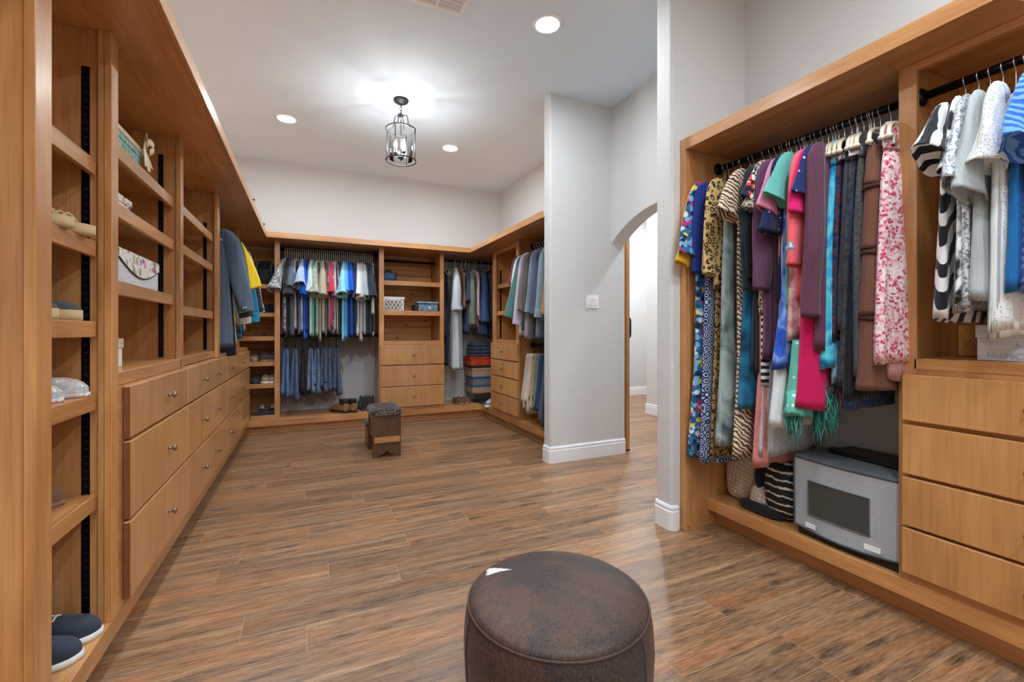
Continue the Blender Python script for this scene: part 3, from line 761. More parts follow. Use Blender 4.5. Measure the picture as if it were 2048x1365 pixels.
def cloth_sleeve(path, widths, ths, side=1, y0=0.0, N=16, seed=0, wob=0.004):
    r = random.Random(seed); p = [r.uniform(0, 6.28) for _ in range(4)]
    pts = smooth_path([(x*side, y, z) for x, y, z in path], 5); m = len(pts); rings = []
    def at(l, t):
        f = t*(len(l)-1); i = min(int(f), len(l)-2); return l[i]+(l[i+1]-l[i])*(f-i)
    for i, q in enumerate(pts):
        t = pts[min(i+1, m-1)]-pts[max(i-1, 0)]; t.normalize()
        n = Vector((t.z, 0, -t.x)); n.normalize()
        u = i/(m-1); w, h = at(widths, u), at(ths, u)
        ring = []
        for j in range(N):
            ph = 2*PI*j/N*side; c, s = math.cos(ph), math.sin(ph)
            k = 1+0.12*math.sin(3*ph+p[0]+7*u)*u+0.06*math.sin(5*ph+p[1])
            ring.append(q+n*(w*c*k)+Vector((0, y0+h*s*k+wob*math.sin(9*u+p[2])*u, 0)))
        rings.append(ring)
    last = rings[-1]; c = sum(last, Vector())/N; back = pts[-3]-pts[-1]
    rings.append([c+(q-c)*0.86+back*0.25 for q in last]); rings.append([c+(q-c)*0.7+back*1.2 for q in last])
    return MB().loft(rings, True, True)
def collar(hw, th, z, h=0.035, spread=0.02):
    N = 20; rings = []
    for dz, k in ((0, 1.0), (h, 1.04), (h*1.05, 1.12), (h*0.15, 1.0+spread/hw*1.4)):
        rings.append([((hw*k)*math.cos(2*PI*j/N), th*k*1.2*math.sin(2*PI*j/N), z+dz) for j in range(N)])
    return MB().loft(rings, False, False)
FRONT = {'L': 0.0, 'B': -PI/2, 'R': PI, 'A': PI}
def garment(kind, name, label, cat, mat, at, side, length, th=0.016, group=None, sleeve='short', smat=None, slen=None, flare=0.0,
            hw=0.225, jit=None, col_=None, fold=0.008, seed=None, swing=1.0, cuff=None, hemmat=None, drop=0.0, lean=0.0, bell=None):
    seed = seed if seed is not None else GR.randint(0, 99999)
    r = random.Random(seed)
    rz = FRONT[side]+(r.uniform(-0.07, 0.07) if jit is None else jit)
    t = thing(name, label, cat, at, rz, group)
    zt = -0.082-drop
    bk = 0.78 if side == 'A' else 0.9
    if kind == 'top':
        hwl = [(zt, 0.055), (zt-0.012, 0.085), (zt-0.035, 0.14), (zt-0.065, hw-0.03), (zt-0.11, hw), (zt-0.28, hw-0.01), (zt-length*0.7, hw+flare*0.4), (zt-length, hw+0.01+flare)]
        thl = [(zt, 0.008), (zt-0.05, th*0.5), (zt-0.18, th*0.8), (zt-0.4, th), (zt-length, th*1.25+flare*0.2)]
        mk('body', cloth_body(hwl, thl, zt, zt-length, fold, seed=seed, back=bk), mat, t, True, local=True)
        if sleeve != 'none':
            for s in (1, -1):
                sm = smat or mat
                k = swing if s == 1 else 0.75
                if sleeve == 'short':
                    L = slen or 0.30
                    path = [(hw-0.085, 0, zt-0.04), (hw-0.01, 0, zt-0.085), (hw+0.03*k, 0, zt-0.05-L*0.6), (hw+0.06*k, 0, zt-0.05-L)]
                    ws, hs = [0.03, 0.066, 0.086, 0.092], [th*0.35, th*0.75, th*1.2, th*1.6]
                elif sleeve == 'cap':
                    L = slen or 0.16
                    path = [(hw-0.085, 0, zt-0.035), (hw-0.01, 0, zt-0.07), (hw+0.04*k, 0, zt-0.05-L*0.6), (hw+0.075*k, 0, zt-0.04-L)]
                    ws, hs = [0.03, 0.055, 0.075, 0.085], [th*0.35, th*0.8, th*1.5, th*2.0]
                else:
                    L = slen or 0.62
                    path = [(hw-0.08, 0, zt-0.04), (hw-0.005, 0, zt-0.10), (hw+0.03*k, 0, zt-0.10-L*0.4), (hw+0.055*k, 0, zt-0.08-L*0.75), (hw+0.075*k, 0, zt-0.06-L)]
                    ws, hs = [0.03, 0.066, 0.07, 0.062, 0.052], [th*0.35, th*0.75, th*1.05, th*1.15, th*1.15]
                nn_ = len(path)-1; le = lean if s == 1 else 0.0
                path = [(x, le*(i/nn_)**1.3, z) for i, (x, y, z) in enumerate(path)]
                if s == -1: path = [(x*0.78 if side != 'A' else x*0.7, y, z) for x, y, z in path]; ws = [w*0.62 for w in ws]
                if bell and s == 1: hs = [h+bell*(i/nn_) for i, h in enumerate(hs)]
                so = mk('sleeve', cloth_sleeve(path, ws, hs, s, seed=seed+s), sm, t, True, local=True)
                if cuff and s == 1:
                    e = smooth_path(path, 5)
                    mk('cuff', cloth_sleeve([tuple(e[-4]), tuple(e[-2]), tuple(e[-1]+Vector((0.002, 0, -0.006)))], [ws[-1]*1.06]*2, [hs[-1]*1.16]*2, s, seed=seed, wob=0), cuff, so, True, local=True)
        if col_ is not None: mk('collar', collar(0.062, 0.02, zt-0.012), col_, t, True, local=True)
    elif kind == 'skirt':                       # waist held by clips
        hwl = [(zt-0.03, hw*0.78), (zt-0.10, hw*0.86), (zt-0.35, hw*0.95), (zt-length, hw+flare)]
        thl = [(zt-0.03, th*0.55), (zt-0.15, th*0.9), (zt-length, th*1.35)]
        mk('body', cloth_body(hwl, thl, zt-0.03, zt-length, fold, seed=seed, back=bk), mat, t, True, local=True)
        mk('waistband', cloth_body([(zt-0.024, hw*0.78+.003), (zt-0.06, hw*0.82+.003)], [(zt-0.024, th*0.55+.002), (zt-0.06, th*0.72+.003)], zt-0.024, zt-0.06, 0, rows=2, seed=seed, hemvar=0), hemmat or mat, t, True, local=True)
    elif kind == 'fold':                        # trousers folded over a hanger bar
        zt = -0.15-drop
        hwl = [(zt, 0.085), (zt-0.02, 0.1), (zt-0.3, 0.125), (zt-length, 0.135+flare)]
        thl = [(zt, 0.008), (zt-0.03, th*0.75), (zt-0.3, th*1.1), (zt-length, th*1.5)]
        for s, dy in ((1, 0), (-1, 0.0)):
            b = cloth_body(hwl, [(z, v*0.55) for z, v in thl], zt, zt-length+(0.0 if s > 0 else r.uniform(0.03, 0.12)), fold*0.8, seed=seed+s, hemvar=0.012)
            b.v = [(x, y+s*interp([(z_, v*0.55) for z_, v in thl], max(z, zt-length)), z) for x, y, z in b.v]
            mk('leg', b, mat, t, True, local=True)
    return t
# hangers: one of each kind, then copies
def hook_pts(top, r=0.021, n=9):
    pts = [(0, 0, -0.095-top), (0, 0, -0.045), (0.004, 0, -0.03)]
    for i in range(n+1):
        a = -0.75+(PI+0.9)*i/n
        pts.append((r*math.cos(a), 0, r*math.sin(a)-0.0015))
    return pts
def make_hanger(kind, label, group):
    t = thing('coat_hanger', label, 'hanger', (0, 0, 0), 0, group)
    hk, bd, hr = {'pale': ('hook_grey', 'hook_grey', 0.0045), 'wire': ('chrome', 'black_plastic', 0.0021), 'clip': ('chrome', 'cream_plastic', 0.0021), 'dark': ('black_metal', 'black_plastic', 0.0028)}[kind]
    mk('hook', MB().tube(smooth_path(hook_pts({'pale': 0.055, 'wire': 0.03, 'clip': 0.02, 'dark': 0.0}[kind]), 2), hr, 6), hk, t, True, local=True)
    if kind == 'clip':
        b = mk('arm_bar', MB().tube(smooth_path([(0.17, 0, -0.178), (0.162, 0, -0.142), (0.12, 0, -0.118), (0, 0, -0.108), (-0.12, 0, -0.118), (-0.162, 0, -0.142), (-0.17, 0, -0.178)], 4), 0.0085, 8), bd, t, True, local=True)
        for s in (1, -1):
            mk('arm_tip', MB().lathe([(0.009, 0), (0.014, -0.006), (0.014, -0.014), (0.008, -0.018)], 10, (s*0.17, 0, -0.172)), bd, b, True, local=True)
            mk('clip', MB().box(s*0.13-0.02, s*0.13+0.02, -0.011, 0.011, -0.215, -0.18), 'chrome', t, bevel=0.004, local=True)
        mk('cross_wire', MB().tube([(0.17, 0, -0.183), (-0.17, 0, -0.183)], 0.0022, 6), 'chrome', t, True, local=True)
    elif kind == 'dark':
        mk('arm_bar', MB().tube([(0, 0, -0.095), (0.1, 0, -0.14), (0.1, 0, -0.148), (-0.1, 0, -0.148), (-0.1, 0, -0.14), (0, 0, -0.095)], 0.004, 6), bd, t, True, local=True)
    else:
        dz = 0.055 if kind == 'pale' else 0.03
        mk('arm_bar', MB().tube(smooth_path([(x, y, z-dz) for x, y, z in [(0.19, 0, -0.165), (0.14, 0, -0.128), (0.06, 0, -0.1), (0, 0, -0.092), (-0.06, 0, -0.1), (-0.14, 0, -0.128), (-0.19, 0, -0.165)]], 3), 0.005, 6), bd, t, True, local=True)
    return t
HG = {}
HKIND = {'pale': 'pale long-hook hanger', 'wire': 'slim black chrome-hook hanger', 'clip': 'cream clip hanger', 'dark': 'dark folding hanger'}
def hanger(kind, lab, group, at, side, jit=0.0):
    words = lab.split(); head = HKIND[kind].split()
    label = ' '.join((head+['holding', 'the']+words)[:16])
    k = (kind, group)
    if k not in HG:
        src = HG.get(kind)
        if src is None:
            HG[kind] = HG[k] = make_hanger(kind, label, group); HG[k].location = at; HG[k].rotation_euler = (0, 0, FRONT[side]+jit); return HG[k]
        HG[k] = src
    return copy_tree(HG[k], at, FRONT[side]+jit, label, group)

# ---- long row of shirts over the jeans (rod along X)
W_, Bk = (232, 231, 228), (38, 40, 46)
ROW = [  # colour or material, words for the label, sleeve, hem z, swing
 (pat('scratch', (86, 88, 92), (206, 208, 206), 38), 'grey and white paisley shirt', 'short', 1.20, 2.3, 0.36),
 ((44, 47, 56), 'blue-black polo shirt', 'short', 1.13, 0.6, 0.3),
 ((74, 72, 82), 'plum-grey polo shirt with turned cuff', 'short', 1.15, 1.0, 0.42),
 ((60, 62, 70), 'charcoal tee next to the plum-grey polo', 'short', 1.17, 0.7, 0.4),
 ((98, 108, 122), 'slate blue-grey polo shirt', 'short', 1.14, 1.2, 0.33),
 ((178, 178, 180), 'silver grey dress shirt with slim cuffs', 'short', 1.22, 0.5, 0.3),
 ((120, 118, 122), 'mid-grey heather tee', 'short', 1.16, 0.9, 0.37),
 ((120, 146, 184), 'dusty blue oxford shirt', 'short', 1.2, 0.3, 0.3),
 (pat('gingham', (232, 238, 246), (70, 122, 190), 22), 'blue and white gingham shirt', 'short', 1.19, 2.0, 0.30),
 ((24, 92, 208), 'vivid royal blue tee beside the gingham shirt', 'short', 1.10, 1.1, 0.42),
 ((38, 70, 110), 'denim blue shirt between royal blue and mint', 'short', 1.2, 0.4, 0.34),
 ((24, 44, 96), 'deep navy shirt beside the mint polo', 'short', 1.2, 0.2, 0.3),
 ((206, 228, 226), 'pale ice-blue shirt beside the mint polo', 'short', 1.15, 1.0, 0.38),
 ((122, 206, 186), 'mint green polo shirt', 'short', 1.13, 0.8, 0.4),
 ((34, 96, 92), 'dark teal shirt beside the sage shirt', 'short', 1.12, 0.2, 0.38),
 (pat('scratch', (150, 160, 140), (188, 194, 176), 30), 'sage green fishing shirt with wide sleeves', 'short', 1.15, 1.5, 0.40),
 ((172, 180, 158), 'pale olive shirt with trailing tail', 'short', 1.08, 0.6, 0.32),
 ((190, 176, 156), 'khaki beige camp shirt', 'short', 1.18, 1.3, 0.42),
 ((206, 190, 160), 'light sand shirt beside the khaki camp shirt', 'short', 1.18, 0.4, 0.34),
 ((112, 104, 92), 'taupe shirt beside the lavender print', 'short', 1.14, 0.5, 0.36),
 (pat('gingham', (216, 196, 208), (140, 88, 132), 34), 'small purple check shirt', 'short', 1.2, 0.4, 0.26),
 ((206, 70, 84), 'coral red polo shirt', 'short', 1.25, 1.0, 0.38),
 (pat('floral', (150, 130, 170), [(112, 92, 140), (214, 206, 226), (88, 70, 112)], 60), 'lavender print shirt under the red polo', 'short', 1.16, 0.6, 0.42),
 ((232, 206, 196), 'blush cream shirt beside the red polo', 'short', 1.2, 0.8, 0.42),
 ((214, 198, 170), 'oatmeal long-tail shirt', 'short', 1.17, 0.2, 0.3),
 ((74, 48, 110), 'dark violet tee', 'short', 1.2, 0.4, 0.34),
 ((32, 76, 66), 'forest green polo shirt', 'short', 1.15, 0.5, 0.4),
 ((24, 148, 196), 'bright turquoise tee', 'short', 1.14, 0.7, 0.36),
 ((150, 216, 232), 'pale aqua tee with wide sleeve', 'short', 1.08, 2.0, 0.40),
 ((104, 176, 226), 'sky blue tee', 'short', 1.12, 1.4, 0.37),
 ((30, 120, 200), 'medium blue tee beside the sky blue tee', 'short', 1.10, 0.6, 0.33),
 ((28, 92, 210), 'cobalt blue polo shirt', 'short', 1.14, 1.1, 0.36),
 ((20, 56, 150), 'dark cobalt tee', 'short', 1.16, 0.5, 0.33),
 ((40, 54, 84), 'navy polo beside the white tee', 'short', 1.15, 1.0, 0.40),
 ((22, 28, 44), 'midnight navy shirt', 'short', 1.15, 0.3, 0.36),
 (W_, 'white tee in the middle of the dark shirts', 'short', 1.15, 1.2, 0.40),
 ((188, 182, 176), 'warm grey polo beside the white tee', 'short', 1.17, 0.4, 0.36),
 ((198, 200, 204), 'light grey long-tail tee with small logo', 'short', 1.07, 1.2, 0.44),
 ((172, 180, 186), 'cool grey tee', 'short', 1.16, 1.4, 0.42),
 ((52, 62, 76), 'dark slate tee', 'short', 1.16, 0.8, 0.38),
 ((30, 33, 42), 'black-navy polo shirt', 'short', 1.15, 0.5, 0.36),
 ((48, 56, 68), 'large charcoal black tee', 'short', 1.15, 1.5, 0.42),
 ((28, 30, 36), 'black tee in front of the white shirt', 'short', 1.19, 0.5, 0.42),
 ((214, 214, 212), 'off-white long-sleeved shirt against the wooden tower', 'long', 1.14, 0.9, 0.62)]
n = len(ROW); x0, x1 = -0.262, 0.762
for i, (c, lab, slv, hem, swg, sl) in enumerate(ROW):
    x = x0+(x1-x0)*i/(n-1)
    mt = solid(c) if isinstance(c, tuple) else c
    lab += ' hanging above the jeans'
    big = swg >= 1.0
    garment('top', 'shirt', lab, 'shirt', mt, (x, ROD_B[0], ROD_B[1]), 'B', ROD_B[1]-0.137-hem, th=0.0135 if not big else 0.019, sleeve=slv, slen=sl*0.95,
            swing=swg if i else 1.4, col_=mt, group='shirts above the jeans', jit=GR.uniform(-0.07, 0.05), drop=0.055, lean=(-0.10 if i == 0 else GR.uniform(-0.035, 0.0) if big else GR.uniform(-0.01, 0.01)),
            bell=(0.022+0.012*min(swg, 2.0) if big else 0.004), hw=0.225 if big else 0.215)
    hanger('pale', lab, 'hangers above the jeans', (x, ROD_B[0], ROD_B[1]), 'B')

# ---- jeans on the lower rod
JE = [(588-16, pat('denim', (34, 70, 120), (76, 122, 172)), 'light blue jeans hung at the tower end of the jeans rod', 0.40),
      (588+2, pat('denim', (38, 64, 104), (70, 104, 146)), 'mid blue jeans beside the lightest jeans', 0.36),
      (605, solid((26, 22, 26)), 'black jeans among the blue jeans', 0.42),
      (621, pat('denim', (36, 60, 96), (124, 156, 186)), 'pale faded blue jeans in the middle of the jeans rod', 0.43),
      (634, pat('denim', (36, 62, 98), (96, 130, 166)), 'stonewashed jeans with worn fold beside the pale faded pair', 0.42),
      (648, pat('denim', (24, 46, 78), (52, 82, 122)), 'dark indigo jeans beside the stonewashed pair', 0.44),
      (658, pat('denim', (20, 36, 62), (54, 84, 122)), 'deep indigo jeans with dark seams', 0.45),
      (674, pat('denim', (22, 42, 74), (54, 90, 134)), 'wide indigo jeans at the open end of the jeans rod', 0.40)]
for u, mt, lab, hem in JE:
    x = xu(u, 6.0)
    garment('fold', 'jeans', lab, 'jeans', mt, (x, ROD_J[0]-0.03, ROD_J[1]), 'B', ROD_J[1]-0.15-hem, th=0.036, fold=0.008, group='jeans on the lower rod', flare=0.02, jit=GR.uniform(-0.2, 0.1))
    hanger('dark', lab, 'hangers of the jeans', (x, ROD_J[0]-0.03, ROD_J[1]), 'B')

# ---- left rod (along Y): shirts over the drawers
LS = [(4.27, (84, 98, 114), 'slate blue long-sleeved dress shirt with buttoned cuff', 'long', 0.98, 1.6, 0.62, 0.030),
      (4.36, (62, 78, 54), 'olive green shirt behind the slate dress shirt', 'long', 0.9, 1.5, 0.66, 0.022),
      (4.43, (34, 34, 38), 'black long tee behind the slate dress shirt', 'short', 1.06, 0.4, 0.4, 0.018),
      (4.52, (214, 204, 186), 'cream shirt showing below the slate cuff', 'long', 0.96, 1.0, 0.72, 0.02),
      (4.62, (240, 204, 40), 'bright yellow short-sleeved tee', 'short', 0.78, 2.0, 0.42, 0.02),
      (4.72, (58, 60, 68), 'charcoal shirt between the yellow tee and teal pullover', 'long', 0.86, 0.6, 0.56, 0.02),
      (4.82, (22, 124, 166), 'teal blue long-sleeved pullover', 'long', 0.92, 1.5, 0.70, 0.024),
      (4.95, (44, 48, 58), 'dark navy shirt behind the teal pullover', 'long', 0.88, 1.9, 0.60, 0.022),
      (5.06, (222, 222, 224), 'white speckled shirt at the tower end of the drawers', 'long', 0.84, 1.8, 0.60, 0.018)]
for y, c, lab, slv, L, swg, sl, th in LS:
    if len(lab.split()) < 5: lab += ' above the drawers'
    mt = solid(c)
    g = garment('top', 'shirt', lab, 'shirt', mt, (ROD_L[0], y, ROD_L[1]), 'L', L, th=th, sleeve=slv, slen=sl, swing=swg, col_=mt, hw=0.24, flare=0.01,
            group='shirts above the drawers', drop=0.03, cuff=mt if slv == 'long' else None, jit=GR.uniform(-0.05, 0.12))
    if y == 4.27:
        cf = [c for o in g.children for c in o.children][0]
        for k in (0, 1): mk('button', MB().lathe([(0.0055, 0), (0.0055, 0.004)], 10, (0.338+0.016*k, -0.049, -0.765+0.004*k), axis='Y'), 'white_plastic', cf, local=True)
    hanger('pale', lab, 'hangers above the drawers', (ROD_L[0], y, ROD_L[1]), 'L')

# ---- corner rod (along X): robe and jackets
CR = [(1.73, pat('dots', (30, 32, 38), (150, 150, 150), 60, 0.3), 'black speckled tie rack bundle beside the pine tower', 'tie', 0.95, 'none', 0.1, 0.3, 0.020, 0.10),
      (1.775, (38, 42, 54), 'dark navy hanging ties beside the robe', 'tie', 1.35, 'none', 0.1, 0.3, 0.016, 0.09),
      (1.90, (196, 204, 210), 'long pale grey bathrobe with wide cuff', 'robe', 1.40, 'long', 1.0, 0.52, 0.056, 0.20),
      (2.00, (176, 118, 72), 'tan leather garment behind the robe', 'jacket', 0.55, 'none', 0.1, 0.3, 0.018, 0.2),
      (2.06, (46, 66, 108), 'blue shirt between robe and olive jacket', 'shirt', 0.9, 'short', 0.4, 0.4, 0.02, 0.2),
      (2.11, (112, 118, 102), 'olive grey field jacket', 'jacket', 0.82, 'long', 0.9, 0.72, 0.046, 0.21),
      (2.185, (206, 198, 196), 'thin white blouse beside the mauve shirt', 'shirt', 0.8, 'long', 0.3, 0.6, 0.012, 0.21),
      (2.22, (132, 82, 104), 'mauve shirt between olive and denim blue', 'shirt', 0.9, 'long', 0.5, 0.66, 0.014, 0.22),
      (2.30, (58, 82, 122), 'denim blue zip jacket', 'jacket', 0.92, 'long', 0.9, 0.68, 0.055, 0.22),
      (2.42, (46, 54, 78), 'navy windbreaker jacket', 'jacket', 0.95, 'long', 0.5, 0.66, 0.055, 0.22),
      (2.51, (30, 32, 40), 'black jacket at the end of the corner rod', 'jacket', 0.98, 'long', 0.3, 0.66, 0.03, 0.22)]
for x, c, lab, cat, L, slv, swg, sl, th, hw in CR:
    if len(lab.split()) < 5: lab += ' in the corner'
    mt = solid(c) if isinstance(c, tuple) else c
    garment('top', cat, lab, cat, mt, (x, ROD_B[0]-0.05*(cat == 'robe'), ROD_B[1]), 'B', L, th=th, sleeve=slv, slen=sl, swing=swg, hw=hw, group='clothes in the corner', col_=mt if cat != 'tie' else None,
            cuff=solid((182, 192, 200)) if cat == 'robe' else None, jit=GR.uniform(-0.2, 0.0) if cat != 'robe' else -0.25, drop=0.055, fold=0.01)
    hanger('pale', lab, 'hangers on the corner rod', (x, ROD_B[0], ROD_B[1]), 'B')

# ---- right leg, upper rod (along Y)
RS = [(4.60, (120, 62, 84), 'burgundy shirt beside the drawer tower', 0.75, 'short', 0.2, 0.3, 0.016),
      (4.53, (236, 238, 242), 'bright white dress shirt beside the green shirt', 0.92, 'long', 1.0, 0.5, 0.016),
      (4.46, (86, 132, 126), 'sea green dress shirt with folded cuff', 0.86, 'long', 2.2, 0.66, 0.018),
      (4.38, (206, 188, 210), 'pale lilac dress shirt', 0.95, 'long', 1.3, 0.74, 0.016),
      (4.30, (118, 112, 112), 'brown-grey dress shirt', 0.98, 'long', 1.1, 0.6, 0.02),
      (4.22, (88, 88, 80), 'dark olive shirt behind the blue striped shirts', 0.98, 'long', 0.6, 0.6, 0.018),
      (4.13, (124, 140, 156), 'grey-blue chambray shirt', 0.95, 'long', 1.0, 0.62, 0.024),
      (4.03, (84, 94, 116), 'slate navy striped shirt', 0.97, 'long', 0.9, 0.64, 0.026),
      (3.90, (128, 146, 156), 'pale blue-grey suit jacket', 0.97, 'long', 1.0, 0.68, 0.036),
      (3.77, (164, 122, 76), 'tan blazer with four sleeve buttons', 0.95, 'long', 1.1, 0.66, 0.04)]
for y, c, lab, L, slv, swg, sl, th in RS:
    if len(lab.split()) < 5: lab += ' by the stub wall'
    mt = solid(c)
    g = garment('top', 'shirt' if th < 0.03 else 'jacket', lab, 'shirt' if th < 0.03 else 'jacket', mt, (ROD_R[0], y, ROD_R[1]), 'R', L, th=th, sleeve=slv, slen=sl, swing=swg, col_=mt,
            group='dress shirts by the stub wall', drop=0.04, cuff=mt, hw=0.235, jit=GR.uniform(-0.05, 0.05))
    if y == 3.77:
        sl_ = [o for o in g.children if o.name.startswith('sleeve')][0]
        for k in range(4): mk('button', MB().lathe([(0.007, 0), (0.007, 0.006)], 10, (0.30+0.002*k, 0.046, -0.74+0.022*k), axis='Y'), 'black_plastic', sl_, local=True)
    hanger('pale', lab, 'hangers of the dress shirts', (ROD_R[0], y, ROD_R[1]), 'R')
# lower rod: folded trousers
TR = [(4.50, (196, 186, 168), 'stone khaki trousers nearest the drawer tower', 0.62), (4.42, (206, 198, 186), 'pale cream chinos', 0.66), (4.34, (178, 158, 120), 'tan khaki trousers', 0.60),
      (4.26, (132, 138, 128), 'grey-green work trousers', 0.58), (4.18, (52, 74, 118), 'blue chinos among the khakis', 0.60), (4.08, (84, 94, 100), 'faded grey trousers reaching nearly to the plinth', 0.74),
      (3.98, (44, 48, 60), 'dark navy trousers', 0.6), (3.86, (72, 74, 80), 'charcoal trousers beside the stub wall', 0.55), (3.76, (58, 60, 66), 'black trousers touching the stub wall', 0.5)]
for y, c, lab, L in TR:
    if len(lab.split()) < 5: lab += ' folded by the stub wall'
    garment('fold', 'trousers', lab, 'trousers', solid(c), (ROD_P[0]-0.06, y, ROD_P[1]), 'R', L, th=0.034, fold=0.008, group='folded trousers by the stub wall', flare=0.03, drop=-0.06)
    hanger('dark', lab, 'hangers of the trousers', (ROD_P[0]-0.06, y, ROD_P[1]), 'R')

